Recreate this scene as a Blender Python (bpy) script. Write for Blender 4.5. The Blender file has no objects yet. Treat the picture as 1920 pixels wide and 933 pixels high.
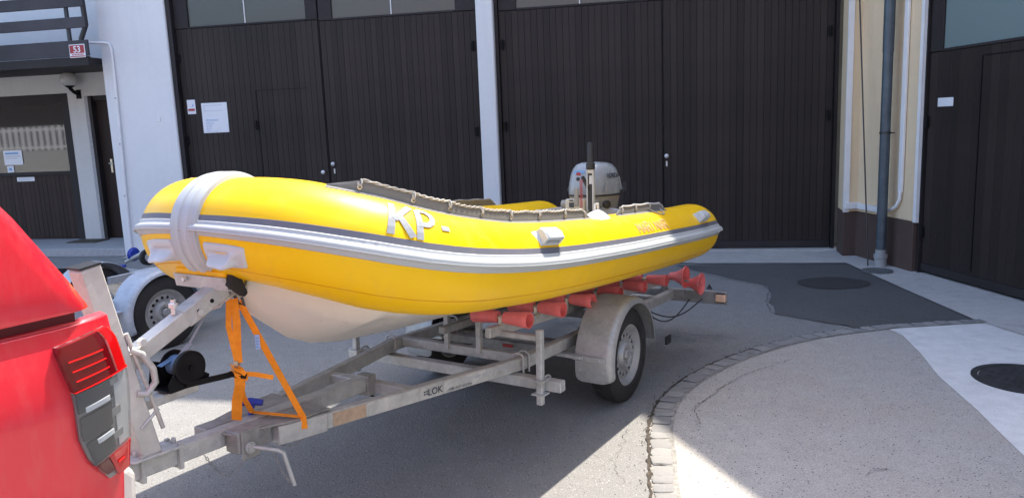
import bpy, bmesh, math, random
from mathutils import Vector, Matrix, noise
random.seed(7)
PI = math.pi
rad = math.radians
SC = bpy.context.scene
COL = SC.collection

# ------------------------------------------------------------------ camera
PITCH, ROLL, CAMH = rad(9.2), rad(2.32), 1.70
fw = Vector((0, math.cos(PITCH), -math.sin(PITCH)))
r0 = Vector((1, 0, 0)); u0 = r0.cross(fw)
Rv = r0 * math.cos(ROLL) - u0 * math.sin(ROLL)
Uv = r0 * math.sin(ROLL) + u0 * math.cos(ROLL)
cd = bpy.data.cameras.new('camera'); cam = bpy.data.objects.new('camera', cd); COL.objects.link(cam)
cam.matrix_world = Matrix(((Rv.x, Uv.x, -fw.x, 0), (Rv.y, Uv.y, -fw.y, 0), (Rv.z, Uv.z, -fw.z, CAMH), (0, 0, 0, 1)))
cd.sensor_width = 36; cd.lens = 1428 / 1920 * 36; cd.clip_start = .02; cd.clip_end = 2000
SC.camera = cam

# ------------------------------------------------------------------ sky, sun, exposure
SUN_AZ, SUN_EL = rad(36), rad(61)
w = bpy.data.worlds.new("World"); SC.world = w; w.use_nodes = True
nt = w.node_tree; bg = nt.nodes['Background']
sky = nt.nodes.new('ShaderNodeTexSky'); sky.sky_type = 'NISHITA'; sky.sun_disc = False
sky.sun_elevation = SUN_EL; sky.sun_rotation = SUN_AZ; sky.altitude = 300; sky.air_density = 1.0; sky.dust_density = 3.0
nt.links.new(sky.outputs[0], bg.inputs[0]); bg.inputs[1].default_value = .15
sd = bpy.data.lights.new('sun', 'SUN'); sd.energy = 2.8; sd.angle = rad(.53); sd.color = (1, .915, .79)
so = bpy.data.objects.new('sun', sd); COL.objects.link(so)
sdir = Vector((math.sin(SUN_AZ) * math.cos(SUN_EL), math.cos(SUN_AZ) * math.cos(SUN_EL), math.sin(SUN_EL)))
so.rotation_euler = sdir.to_track_quat('Z', 'Y').to_euler(); so.location = (6, 8, 20)
SC.view_settings.view_transform = 'Standard'; SC.view_settings.look = 'None'
SC.view_settings.exposure = 1.85; SC.view_settings.gamma = 1
SC.render.engine = 'CYCLES'

# ------------------------------------------------------------------ frames of reference
F0 = Vector((4.014, 9.333, 0)); FE = Vector((-.9815, .1915, 0)); FM = Vector((-.1915, -.9815, 0))
def Fp(s, off, z): return F0 + FE * s + FM * off + Vector((0, 0, z))          # garage front: s leftwards, off towards the yard
W0 = Vector((4.119, 8.52, 0)); WD = Vector((.119, -.993, 0)).normalized(); WN = Vector((-.993, -.119, 0)).normalized()
def Wp(s, off, z): return W0 + WD * s + WN * off + Vector((0, 0, z))          # side building wall
YAW, TILT = rad(32.3), rad(2.56)
ax_a = Vector((math.sin(YAW), math.cos(YAW), 0)); ax_n = Vector((math.cos(YAW), -math.sin(YAW), 0)); ax_k = Vector((0, 0, 1))
O1 = Vector((.067, 4.88, 0)); PV = O1 + ax_k * .285
at_ = ax_a * math.cos(TILT) - ax_k * math.sin(TILT); kt_ = ax_k * math.cos(TILT) + ax_a * math.sin(TILT)
def T(u, v, z): return PV + at_ * u + ax_n * v + kt_ * (z - .285)             # trailer: u rearwards, v to port, z up (nose raised)
def G(u, v, z): return O1 + ax_a * u + ax_n * v + Vector((0, 0, z))           # same axes, level
BY, BO = .015, .036
def TB(u, v, z):                                                              # boat on the trailer
    c, s = math.cos(BY), math.sin(BY); return T(u * c - v * s, v * c + u * s + BO, z)
O2 = Vector((-2.84, 6.1, 0)) - ax_n * .72
def T2(u, v, z): return O2 + ax_a * u + ax_n * v + Vector((0, 0, z))          # second trailer
def D(f, a): return (f(*a) - f(0, 0, 0))                                      # direction in a frame

# ------------------------------------------------------------------ materials
class NT:
    def __init__(s, name):
        s.m = bpy.data.materials.new(name); s.m.use_nodes = True; s.t = s.m.node_tree; s.b = s.t.nodes['Principled BSDF']
        s.tc = s.n('ShaderNodeTexCoord')
    def n(s, ty, **kw):
        x = s.t.nodes.new(ty)
        for k, v in kw.items(): setattr(x, k, v)
        return x
    def l(s, a, b): s.t.links.new(a, b)
    def mapv(s, sc=(1, 1, 1), src='Object'):
        m = s.n('ShaderNodeMapping'); m.inputs['Scale'].default_value = sc; s.l(s.tc.outputs[src], m.inputs[0]); return m.outputs[0]
    def noise(s, scale, detail=4, rough=.55, vec=None, dist=0):
        x = s.n('ShaderNodeTexNoise'); x.inputs['Scale'].default_value = scale; x.inputs['Detail'].default_value = detail
        x.inputs['Roughness'].default_value = rough; x.inputs['Distortion'].default_value = dist
        s.l(vec if vec else s.tc.outputs['Object'], x.inputs['Vector']); return x.outputs[0]
    def vor(s, scale, feat='F1', out='Distance', vec=None):
        x = s.n('ShaderNodeTexVoronoi', feature=feat); x.inputs['Scale'].default_value = scale
        s.l(vec if vec else s.tc.outputs['Object'], x.inputs['Vector']); return x.outputs[out]
    def ramp(s, fac, stops):
        x = s.n('ShaderNodeValToRGB'); s.l(fac, x.inputs[0]); e = x.color_ramp.elements
        e[0].position, e[0].color = stops[0][0], cc(stops[0][1]); e[1].position, e[1].color = stops[-1][0], cc(stops[-1][1])
        for p, c in stops[1:-1]: k = e.new(p); k.color = cc(c)
        return x.outputs[0]
    def mix(s, fac, a, b, bt='MIX'):
        x = s.n('ShaderNodeMix', data_type='RGBA', blend_type=bt)
        for i, v in ((0, fac), (6, a), (7, b)):
            if hasattr(v, 'is_linked'): s.l(v, x.inputs[i])
            else: x.inputs[i].default_value = cc(v) if i else v
        return x.outputs[2]
    def bump(s, h, strength=.3, dist=.01, prev=None):
        x = s.n('ShaderNodeBump'); x.inputs['Strength'].default_value = strength; x.inputs['Distance'].default_value = dist
        s.l(h, x.inputs['Height'])
        if prev: s.l(prev, x.inputs['Normal'])
        s.l(x.outputs[0], s.b.inputs['Normal']); return x.outputs[0]
    def col(s, v):
        if hasattr(v, 'is_linked'): s.l(v, s.b.inputs['Base Color'])
        else: s.b.inputs['Base Color'].default_value = cc(v)
    def set(s, **kw):
        for k, v in kw.items():
            i = s.b.inputs[k.replace('_', ' ')]
            if hasattr(v, 'is_linked'): s.l(v, i)
            else: i.default_value = v
def cc(c): return (c, c, c, 1) if isinstance(c, (int, float)) else tuple(c[:3]) + (1,)
def simple(name, col, rough=.5, metal=0, var=.12, scale=6, bump=0, bs=120, coat=0, spec=.5):
    t = NT(name); nz = t.noise(scale, 5)
    lo = tuple(x * (1 - var) for x in cc(col)[:3]); hi = tuple(min(1, x * (1 + var)) for x in cc(col)[:3])
    t.col(t.ramp(nz, [(.3, lo), (.7, hi)])); t.set(Roughness=rough, Metallic=metal, Coat_Weight=coat)
    t.b.inputs['Specular IOR Level'].default_value = spec
    if bump: t.bump(t.noise(bs, 3), bump, .003)
    return t.m
M = {}
def ground_mat(name, base, spread, speck, sc=180, patch=.8, bstr=.5, light=None, tint=(1, 1, 1)):
    t = NT(name)
    big = t.noise(patch, 5, .6); mid = t.noise(9, 6, .65); fine = t.noise(sc, 3, .7); v = t.vor(sc * .55)
    c = t.ramp(big, [(.3, tuple(base * (1 - spread) * k for k in tint)), (.72, tuple(base * (1 + spread) * k for k in tint))])
    c = t.mix(.55, c, t.ramp(mid, [(.25, tuple(base * .72 * k for k in tint)), (.8, tuple(base * 1.25 * k for k in tint))]))
    if name == 'aggregate_concrete': c = t.mix(t.ramp(t.noise(.75, 4, .6), [(.42, 0), (.68, .55)]), c, (.37, .30, .23))
    c = t.mix(t.ramp(t.noise(1.7, 6, .7), [(.56, 0), (.75, .38)]), c, tuple(base * .55 * k for k in tint))
    c = t.mix(speck, c, t.ramp(fine, [(.32, base * .25), (.5, base), (.68, base * 2.1)]), 'MIX')
    if light:   # light grains and dark chips
        g = t.vor(95, out='Color'); sep = t.n('ShaderNodeSeparateColor'); t.l(g, sep.inputs[0])
        chip = t.ramp(sep.outputs[0], [(.0, 0), (.90, 0), (.93, 1)]); dd = t.ramp(t.vor(95), [(.0, 1), (.28, 1), (.42, 0)])
        k = t.n('ShaderNodeMath', operation='MULTIPLY'); t.l(chip, k.inputs[0]); t.l(dd, k.inputs[1]); c = t.mix(k.outputs[0], c, (light, light * .97, light * .9))
        chip2 = t.ramp(sep.outputs[1], [(.0, 0), (.955, 0), (.965, 1)])
        k2 = t.n('ShaderNodeMath', operation='MULTIPLY'); t.l(chip2, k2.inputs[0]); t.l(dd, k2.inputs[1]); c = t.mix(k2.outputs[0], c, (.03, .03, .03))
    t.col(c); t.set(Roughness=.92)
    t.b.inputs['Specular IOR Level'].default_value = .25
    b = t.bump(v, bstr, .004); t.bump(fine, bstr, .004, b)
    return t.m
M['asphalt'] = ground_mat('asphalt', .215, .16, .42, 150, .7, .7, light=.38, tint=(1.0, 1.0, .96))
M['asphalt_dark'] = ground_mat('asphalt_dark', .10, .34, .38, 200, 1.1, .5, light=.2)
M['asphalt_stain'] = ground_mat('asphalt_stain', .05, .3, .3, 230, 2, .3)
M['aggregate'] = ground_mat('aggregate_concrete', .365, .14, .3, 130, .6, .35, light=.45, tint=(1.06, 1.0, .90))
M['concrete'] = ground_mat('smooth_concrete', .66, .09, .10, 120, 1.2, .18, tint=(1, 1, .98))
M['concrete_old'] = ground_mat('old_concrete', .45, .15, .16, 120, 1.6, .25, tint=(1.03, 1, .95))
M['cobble'] = None
def cob():
    t = NT('granite_sett'); oi = t.n('ShaderNodeObjectInfo')
    c = t.ramp(oi.outputs['Random'], [(0, (.20, .20, .195)), (.5, (.27, .265, .25)), (1, (.34, .335, .31))])
    c = t.mix(.5, c, t.ramp(t.noise(60, 5, .7), [(.3, .13), (.7, .42)])); t.col(c); t.set(Roughness=.85); t.bump(t.noise(35, 6, .7), .8, .006); return t.m
M['cobble'] = cob()
M['dirt'] = simple('dirt', (.055, .045, .035), .95, 0, .5, 30, .8, 60)
M['joint'] = simple('joint_mortar', (.25, .24, .22), .95, 0, .35, 40, .5, 90)
M['crack'] = simple('crack_dark_grit', (.05, .047, .042), .95, 0, .3, 50)  # even dark colour of the crack strips
def wallm(name, c, bs=60, st=.15, dist=.003, stain=.1):
    t = NT(name); a = t.noise(1.3, 6, .6); b = t.noise(14, 5, .6)
    k = t.mix(.4, t.ramp(a, [(.3, tuple(x * (1 - stain) for x in c)), (.7, c)]), t.ramp(b, [(.3, tuple(x * (1 - stain * .6) for x in c)), (.7, tuple(min(.85, x * 1.03) for x in c))]))
    sv = t.noise(3, 5, .6, t.mapv((2.5, 2.5, .18))); k = t.mix(t.ramp(sv, [(.52, 0), (.8, .30)]), k, tuple(x * .72 for x in c), 'MIX')
    t.col(k); t.set(Roughness=.9); t.bump(t.noise(bs, 4, .7), st, dist); return t.m
M['white_wall'] = wallm('white_render', (.74, .75, .76))
M['grey_wall'] = wallm('pale_render', (.62, .62, .60))
M['beige'] = wallm('beige_roughcast', (.80, .63, .42), 95, .9, .006)
M['plinth'] = wallm('brown_plinth', (.085, .055, .045), 95, .7, .005)
M['white_trim'] = simple('white_trim', (.76, .76, .77), .5, 0, .05)
M['tile_red'] = simple('roof_red', (.3, .12, .08), .8)
def wood(name, a, b, sc=(18, 18, 1.2)):
    t = NT(name); oi = t.n('ShaderNodeObjectInfo'); v = t.mapv(sc)
    g = t.noise(5, 8, .65, v, .4); rnd = t.ramp(oi.outputs['Random'], [(0, tuple(x * .72 for x in a)), (1, tuple(x * 1.25 for x in b))])
    big = t.ramp(t.noise(.9, 5, .65), [(.35, .75), (.7, 1.35)]); k = t.mix(.45, rnd, t.ramp(g, [(.3, a), (.7, b)])); k = t.mix(1, k, big, 'MULTIPLY')
    dn = t.ramp(t.noise(26, 5, .7), [(.62, 0), (.82, .22)]); t.col(t.mix(dn, k, (.11, .10, .085))); t.set(Roughness=.62); t.b.inputs['Specular IOR Level'].default_value = .35
    t.bump(g, .25, .002); return t.m
M['plank'] = wood('dark_stained_wood', (.018, .0122, .0108), (.030, .0212, .0182))
M['plank_dark'] = wood('dark_stained_wood_frame', (.014, .011, .012), (.025, .021, .022))
M['wood_brown'] = wood('brown_door_wood', (.020, .011, .009), (.042, .024, .018))
M['balcony'] = wood('balcony_board_wood', (.028, .027, .034), (.05, .048, .056), (1.2, 1.2, 14))
def glass(name, tint, r=.04, alpha=.35, bmp=True):
    t = NT(name); t.set(Roughness=r); t.col(tint); t.b.inputs['Specular IOR Level'].default_value = .9
    nz = t.noise(1.2, 3)
    if bmp: t.bump(nz, .05, .02)
    tr = t.n('ShaderNodeBsdfTransparent'); tr.inputs[0].default_value = (.8, .82, .83, 1); mx = t.n('ShaderNodeMixShader'); mx.inputs[0].default_value = alpha
    out = t.t.nodes['Material Output']; t.l(tr.outputs[0], mx.inputs[1]); t.l(t.b.outputs[0], mx.inputs[2]); t.l(mx.outputs[0], out.inputs[0]); return t.m
M['glass_frost'] = glass('frosted_glass', (.055, .06, .045), .3, .93)
M['glass_blue'] = glass('textured_glass', (.17, .235, .24), .35, .96)
M['glass_shop'] = glass('shop_glass', (.03, .035, .035), .03, .82, False); M['glass_shop'].node_tree.nodes['Principled BSDF'].inputs['IOR'].default_value = 1.7
M['interior'] = simple('interior_cloth', (.3, .31, .3), .8)
M['yellow'] = None
def pvc(name, c, rough=.33, var=.03, coat=.15):
    t = NT(name); k = t.ramp(t.noise(2.2, 5), [(.3, tuple(x * (1 - var * 2) for x in c)), (.7, c)])
    k = t.mix(t.ramp(t.noise(11, 7, .75, t.mapv((1, 1, .5))), [(.52, 0), (.85, .16)]), k, (.42, .36, .28)); t.col(k)
    t.set(Roughness=t.ramp(t.noise(7, 5, .7), [(.3, rough * .85), (.75, rough * 1.3)]), Coat_Weight=coat, Coat_Roughness=.25)
    t.b.inputs['Specular IOR Level'].default_value = .32
    b = t.bump(t.noise(5, 3), .12, .01); t.bump(t.noise(420, 2), .08, .0006, b); return t.m
M['yellow'] = pvc('yellow_pvc', (.93, .56, .0), .38, coat=.0)
M['seam'] = pvc('yellow_seam', (.70, .32, .002), .5, coat=0)
M['strake'] = pvc('pale_grey_rubber', (.45, .48, .49), .45, coat=.05)
M['stripe'] = pvc('mid_grey_rubber', (.15, .155, .185), .55, coat=0)
M['flap'] = pvc('grey_fabric_flap', (.19, .19, .18), .75, .08, 0)
M['white_pl'] = pvc('white_rubber', (.55, .58, .59), .4)
M['grey_letter'] = pvc('grey_letter', (.27, .29, .31), .6, coat=0)
M['letter_edge'] = pvc('brown_letter_edge', (.56, .34, .13), .6, coat=0); M['letter_pale'] = pvc('pale_letter', (.75, .55, .22), .6, coat=0)
M['hull'] = pvc('cream_gelcoat', (.80, .74, .66), .3, .03, .4)
M['deck'] = pvc('grey_deck', (.4, .4, .38), .6)
M['rope'] = simple('pale_rope', (.42, .41, .38), .85, 0, .2, 90)
def galv(name, a, b, rough=.45, sc=38, metal=.35):
    t = NT(name); v = t.vor(sc, out='Color'); sep = t.n('ShaderNodeSeparateColor'); t.l(v, sep.inputs[0])
    c = t.mix(.55, t.ramp(sep.outputs[0], [(0, a), (1, b)]), t.ramp(t.noise(7, 6, .7), [(.3, tuple(x * .7 for x in a)), (.7, b)]))
    t.col(c); t.set(Metallic=metal, Roughness=t.ramp(t.noise(12, 5, .7), [(.3, rough * .8), (.7, min(1, rough * 1.4))])); t.bump(t.noise(70, 4), .12, .002); return t.m
M['galv'] = galv('galvanised_steel', (.42, .43, .425), (.60, .61, .595), .5)
M['galv_dull'] = galv('weathered_galvanised_steel', (.25, .252, .245), (.40, .40, .385), .6)
M['fender'] = galv('galvanised_sheet', (.36, .365, .36), (.48, .485, .475), .40, 60, .35)
M['fender_b'] = galv('blue_grey_sheet', (.36, .40, .46), (.46, .50, .56), .5, 60, .4)
M['alu'] = galv('pale_aluminium', (.50, .50, .48), (.64, .64, .61), .42, 12, .2)
M['steel'] = simple('bright_steel', (.6, .6, .6), .35, .5)
M['dark_steel'] = simple('dark_steel', (.06, .06, .065), .4, .8)
M['black'] = simple('black_metal', (.007, .007, .008), .5, 0, .2, 10, .1, 120, 0, .15)
M['black_pl'] = simple('black_plastic', (.02, .021, .023), .5, 0, .15)
M['rubber'] = simple('black_rubber', (.018, .018, .018), .75, 0, .3, 12, .3, 90)
def tyre_m():
    t = NT('tyre_rubber'); t.col(t.ramp(t.noise(6, 5), [(.3, (.014, .014, .014)), (.75, (.032, .03, .028))])); t.set(Roughness=.8); t.bump(t.noise(40, 3), .2, .003); return t.m
M['tyre'] = tyre_m()
M['rim'] = simple('silver_rim_paint', (.36, .36, .355), .42, .25, .15, 9)
M['red_roller'] = simple('red_polyurethane', (.80, .175, .17), .42, 0, .12, 20, .15)
M['orange'] = simple('orange_webbing', (.95, .29, .008), .75, 0, .12, 30, .5, 300)
M['blue'] = simple('blue_plastic', (.02, .05, .38), .4)
M['blue_tag'] = simple('pale_blue_tag', (.35, .5, .8), .6)
M['blue_web'] = simple('light_blue_webbing', (.12, .24, .42), .7)
M['grey_web'] = simple('grey_webbing', (.33, .34, .35), .7)
M['paint_red'] = None
def carp():
    t = NT('red_car_paint'); d = t.noise(2.5, 6, .7)
    c = t.mix(t.ramp(t.noise(30, 6, .75, t.mapv((1, 1, .25))), [(.45, 0), (.8, .22)]), (.66, .012, .03), (.55, .17, .16))
    t.col(c); t.set(Roughness=t.ramp(d, [(.3, .28), (.75, .48)]), Metallic=.25, Coat_Weight=.6, Coat_Roughness=.12); return t.m
M['paint_red'] = carp()
M['paint_dark'] = simple('dark_red_gap', (.10, .003, .008), .6)
M['lens_red'] = simple('red_lens', (.42, .003, .004), .08, 0, .1, 20, 0, 1, 1.0)
M['lens_dark'] = simple('smoked_red_lens', (.085, .002, .004), .12, 0, .3, 8, 0, 1, .4)
M['lens_bar'] = simple('bright_red_light_bar', (.85, .01, .01), .2)
M['lamp_dark'] = simple('lamp_housing', (.24, .242, .245), .2, .3)
M['lamp_black'] = simple('lamp_chamber_black', (.03, .031, .034), .2)
M['lamp_silver'] = simple('lamp_reflector', (.55, .56, .58), .22, .4)
M['lens_clear'] = glass('clear_lens', (.35, .35, .35), .03, .16, False)
M['chrome'] = simple('pale_bumper', (.62, .6, .58), .3, .3)
M['sign_white'] = simple('sign_white', (.72, .74, .78), .5, 0, .03)
M['sign_red'] = simple('sign_red', (.35, .03, .035), .5, 0, .05)
M['print_blue'] = simple('print_blue', (.18, .36, .62), .6)
M['print_dark'] = simple('print_dark', (.05, .055, .07), .6)
M['print_grey'] = simple('print_grey', (.45, .47, .5), .6)
M['brass'] = simple('pale_metal_handle', (.62, .58, .48), .3, .8)
M['zinc'] = simple('blue_grey_downpipe', (.075, .098, .12), .45, .35, .2, 8)
M['pvc_grey'] = simple('grey_pvc', (.30, .31, .32), .5, 0, .1)
M['iron'] = simple('cast_iron', (.045, .047, .05), .65, .4, .4, 14, .5, 50)
M['iron_grey'] = simple('grey_iron_cover', (.13, .14, .145), .6, .3, .2, 14)
M['mat'] = simple('doormat_fibre', (.085, .07, .05), .95, 0, .3, 60, .8, 200)
M['stone'] = simple('step_stone', (.36, .36, .37), .75, 0, .12, 20, .2, 80)
M['cowl'] = pvc('silver_cowl', (.33, .355, .38), .25, .05, .5)
M['cowl_d'] = pvc('beige_grey_cowl', (.33, .31, .26), .35, .05, .2)
M['tan'] = simple('pale_tan_metal', (.60, .55, .42), .4, .1)
M['amber'] = simple('lamp_lens_warm', (.80, .52, .36), .2)
M['sticker'] = galv('worn_sticker', (.42, .43, .42), (.66, .66, .63), .5, 25, .2)
M['sticker_tan'] = simple('tan_sticker', (.44, .32, .22), .5, 0, .2, 30)
M['plywood'] = simple('plywood', (.32, .27, .2), .8, 0, .2, 10)
M['globe'] = simple('lamp_globe', (.5, .49, .46), .15, 0, .05)
M['red_cord'] = simple('red_cord', (.5, .05, .04), .5)

# ------------------------------------------------------------------ mesh helpers
def tag(o, label=None, cat=None, group=None, kind=None):
    if label: o['label'] = label
    if cat: o['category'] = cat
    if group: o['group'] = group
    if kind: o['kind'] = kind
    return o
def thing(name, loc, label, cat, group=None):
    o = bpy.data.objects.new(name, None); COL.objects.link(o); o.location = loc; o.empty_display_size = .1
    return tag(o, label, cat, group)
def wpos(o):
    p = Vector((0, 0, 0))
    while o: p = p + Vector(o.location); o = o.parent
    return p
class MB:
    def __init__(s): s.v = []; s.f = []; s.mi = []; s.cur = 0
    def add(s, vs, fs):
        b = len(s.v); s.v += [Vector(x) for x in vs]; s.f += [tuple(i + b for i in f) for f in fs]; s.mi += [s.cur] * len(fs); return s
    def hexa(s, p): # 8 points: bottom 4 ccw, top 4
        return s.add(p, [(0, 3, 2, 1), (4, 5, 6, 7), (0, 1, 5, 4), (1, 2, 6, 5), (2, 3, 7, 6), (3, 0, 4, 7)])
    def box(s, f, a, b): # axis box in frame f from a to b
        x0, y0, z0 = a; x1, y1, z1 = b
        p = [f(x0, y0, z0), f(x1, y0, z0), f(x1, y1, z0), f(x0, y1, z0), f(x0, y0, z1), f(x1, y0, z1), f(x1, y1, z1), f(x0, y1, z1)]
        s.hexa(p); return s
    def beam(s, A, B, w, h, up=Vector((0, 0, 1))):
        A = Vector(A); B = Vector(B); d = (B - A).normalized(); r = d.cross(up).normalized() * w / 2; u = r.cross(d).normalized() * h / 2
        s.hexa([A - r - u, A + r - u, B + r - u, B - r - u, A - r + u, A + r + u, B + r + u, B - r + u]); return s
    def tube(s, P, r, n=8, caps=True, closed=False):
        P = [Vector(p) for p in P]; m = len(P); R = r if isinstance(r, (list, tuple)) else [r] * m
        up = None; rings = []
        for i in range(m):
            if closed: d = P[(i + 1) % m] - P[i - 1]
            else: d = (P[min(i + 1, m - 1)] - P[max(i - 1, 0)])
            d.normalize()
            if up is None: up = Vector((0, 0, 1)) if abs(d.z) < .9 else Vector((1, 0, 0))
            x = up.cross(d)
            if x.length < 1e-4: x = Vector((1, 0, 0)).cross(d)
            x.normalize(); y = d.cross(x).normalized(); up = y
            rings.append([P[i] + (x * math.cos(2 * PI * k / n) + y * math.sin(2 * PI * k / n)) * R[i] for k in range(n)])
        vs = [q for g in rings for q in g]; fs = []
        for i in range(m if closed else m - 1):
            j = (i + 1) % m
            for k in range(n): fs.append((i * n + k, i * n + (k + 1) % n, j * n + (k + 1) % n, j * n + k))
        if caps and not closed: fs += [tuple(range(n - 1, -1, -1)), tuple((m - 1) * n + k for k in range(n))]
        return s.add(vs, fs)
    def lathe(s, C, axis, prof, n=24, close=False): # prof [(along, radius)]
        axis = Vector(axis).normalized(); x = axis.orthogonal().normalized(); y = axis.cross(x); C = Vector(C)
        vs = []; fs = []; m = len(prof)
        for a, r in prof:
            for k in range(n): t = 2 * PI * k / n; vs.append(C + axis * a + (x * math.cos(t) + y * math.sin(t)) * r)
        for i in range(m if close else m - 1):
            j = (i + 1) % m
            for k in range(n): fs.append((i * n + k, i * n + (k + 1) % n, j * n + (k + 1) % n, j * n + k))
        if not close:
            if prof[0][1] > 1e-4: fs.append(tuple(range(n - 1, -1, -1)))
            if prof[-1][1] > 1e-4: fs.append(tuple((m - 1) * n + k for k in range(n)))
        return s.add(vs, fs)
    def prism(s, f, pts, z0, z1): # polygon pts (x,y), extruded in z of frame f
        n = len(pts); vs = [f(x, y, z0) for x, y in pts] + [f(x, y, z1) for x, y in pts]
        fs = [tuple(range(n - 1, -1, -1)), tuple(range(n, 2 * n))] + [(i, (i + 1) % n, n + (i + 1) % n, n + i) for i in range(n)]
        return s.add(vs, fs)
    def grid(s, rows, close=False):
        n = len(rows[0]); vs = [q for r in rows for q in r]; fs = []
        for i in range(len(rows) - 1):
            for k in range(n if close else n - 1): fs.append((i * n + k, i * n + (k + 1) % n, (i + 1) * n + (k + 1) % n, (i + 1) * n + k))
        return s.add(vs, fs)
    def ribbon(s, P, W, wdt, th=.002): # flat strap through points P, width direction W
        rows = []
        P = [Vector(p) for p in P]
        for i, p in enumerate(P):
            d = (P[min(i + 1, len(P) - 1)] - P[max(i - 1, 0)]).normalized(); ww = W[i] if isinstance(W, list) else W
            ww = (ww - d * ww.dot(d)).normalized() * wdt / 2; nn = d.cross(ww).normalized() * th / 2
            rows.append([p - ww - nn, p + ww - nn, p + ww + nn, p - ww + nn])
        s.grid(rows, True); b = len(s.v); n = len(rows) * 4
        s.f += [(b - n, b - n + 1, b - n + 2, b - n + 3), (b - 1, b - 2, b - 3, b - 4)]; s.mi += [s.cur] * 2; return s
    def sphere(s, C, r, n=16, sc=(1, 1, 1)):
        C = Vector(C); rows = []
        for i in range(n // 2 + 1):
            t = PI * i / (n // 2); rows.append([C + Vector((sc[0] * r * math.sin(t) * math.cos(2 * PI * k / n), sc[1] * r * math.sin(t) * math.sin(2 * PI * k / n), sc[2] * r * math.cos(t))) for k in range(n)])
        s.grid(rows, True); return s
    def build(s, name, mat, parent=None, smooth=False, bevel=0, sub=0, loc=None, seg=1):
        me = bpy.data.meshes.new(name)
        o = bpy.data.objects.new(name, me); COL.objects.link(o)
        org = wpos(parent) if parent else Vector((0, 0, 0))
        if loc is not None:
            L = Vector(loc)
        else: L = org
        me.from_pydata([tuple(q - L) for q in s.v], [], s.f); 
        mats = mat if isinstance(mat, (list, tuple)) else [mat]
        for m_ in mats: me.materials.append(M[m_] if isinstance(m_, str) else m_)
        if len(mats) > 1: me.polygons.foreach_set('material_index', s.mi)
        bm = bmesh.new(); bm.from_mesh(me); bmesh.ops.remove_doubles(bm, verts=bm.verts, dist=1e-5); bmesh.ops.recalc_face_normals(bm, faces=bm.faces); bm.to_mesh(me); bm.free()
        if smooth:
            me.polygons.foreach_set('use_smooth', [True] * len(me.polygons))
            if smooth != 'all': 
                try: me.set_sharp_from_angle(angle=rad(40))
                except Exception: pass
        if bevel:
            b = o.modifiers.new('bevel', 'BEVEL'); b.width = bevel; b.segments = seg; b.limit_method = 'ANGLE'
        if sub:
            b = o.modifiers.new('sub', 'SUBSURF'); b.levels = sub; b.render_levels = sub
        if parent: o.parent = parent
        o.location = L - org
        return o
def one(name, mb, mat, label, cat, loc, group=None, **kw): # a thing that is one mesh
    o = mb.build(name, mat, None, loc=loc, **kw); return tag(o, label, cat, group)
def struct(name, mb, mat, parent=None, **kw):
    o = mb.build(name, mat, parent, **kw)
    if not parent: o['kind'] = 'structure'
    return o
def textmesh(txt, size, P, X, Y, name, mat, parent, ext=.0006, align='CENTER', bold=0):
    cu = bpy.data.curves.new(name, 'FONT'); cu.body = txt; cu.size = size; cu.align_x = align; cu.extrude = ext; cu.offset = bold
    o = bpy.data.objects.new('tmp', cu); COL.objects.link(o); dg = bpy.context.evaluated_depsgraph_get(); me = bpy.data.meshes.new_from_object(o.evaluated_get(dg))
    bpy.data.objects.remove(o); X = Vector(X).normalized(); Y = Vector(Y).normalized(); Z = X.cross(Y)
    org = wpos(parent); P = Vector(P)
    for v in me.vertices: c = v.co; v.co = X * c.x + Y * c.y + Z * c.z
    me.materials.clear(); me.materials.append(M[mat]); q = bpy.data.objects.new(name, me); COL.objects.link(q); q.parent = parent; q.location = P - org
    return q
def copytree(o, parent=None, off=None):
    c = o.copy(); COL.objects.link(c); c.parent = parent
    if off is not None: c.location = Vector(o.location) + off
    for ch in list(o.children): copytree(ch, c)
    return c
def ident(x, y, z): return Vector((x, y, z))

# ================================================================== SETTING: ground
mb = MB()
N = 24
def sheet(pts, z, name, mat, sub=None):
    m = MB(); m.add([(x, y, z) for x, y in pts], [tuple(range(len(pts)))]); return struct(name, m, mat)
sheet([(-150, -150), (150, -150), (150, 150), (-150, 150)], 0, 'asphalt_yard', 'asphalt')
arc_out = [(.50, .8), (.50, 1.6), (.53, 2.4), (.60, 3.24), (.68, 3.71), (.74, 4.06), (.88, 4.46), (1.14, 4.86), (1.59, 5.30), (2.2, 5.68), (2.87, 5.88), (3.22, 5.92), (3.74, 5.95)]
def crv(P, n):
    out = []
    for i in range(len(P) - 1):
        p0 = P[max(i - 1, 0)]; p1 = P[i]; p2 = P[i + 1]; p3 = P[min(i + 2, len(P) - 1)]
        for k in range(n):
            t = k / n
            out.append(tuple(.5 * ((2 * p1[j]) + (-p0[j] + p2[j]) * t + (2 * p0[j] - 5 * p1[j] + 4 * p2[j] - p3[j]) * t * t + (-p0[j] + 3 * p1[j] - 3 * p2[j] + p3[j]) * t ** 3) for j in range(len(p1))))
    out.append(tuple(P[-1])); return out
arc = crv(arc_out, 8)
def offs(P, d):
    o = []
    for i in range(len(P)):
        a = Vector(P[max(i - 1, 0)]); b = Vector(P[min(i + 1, len(P) - 1)]); t = (b - a).normalized(); o.append((P[i][0] + t.y * d, P[i][1] - t.x * d))
    return o
arc_in = offs(arc, .11)
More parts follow.
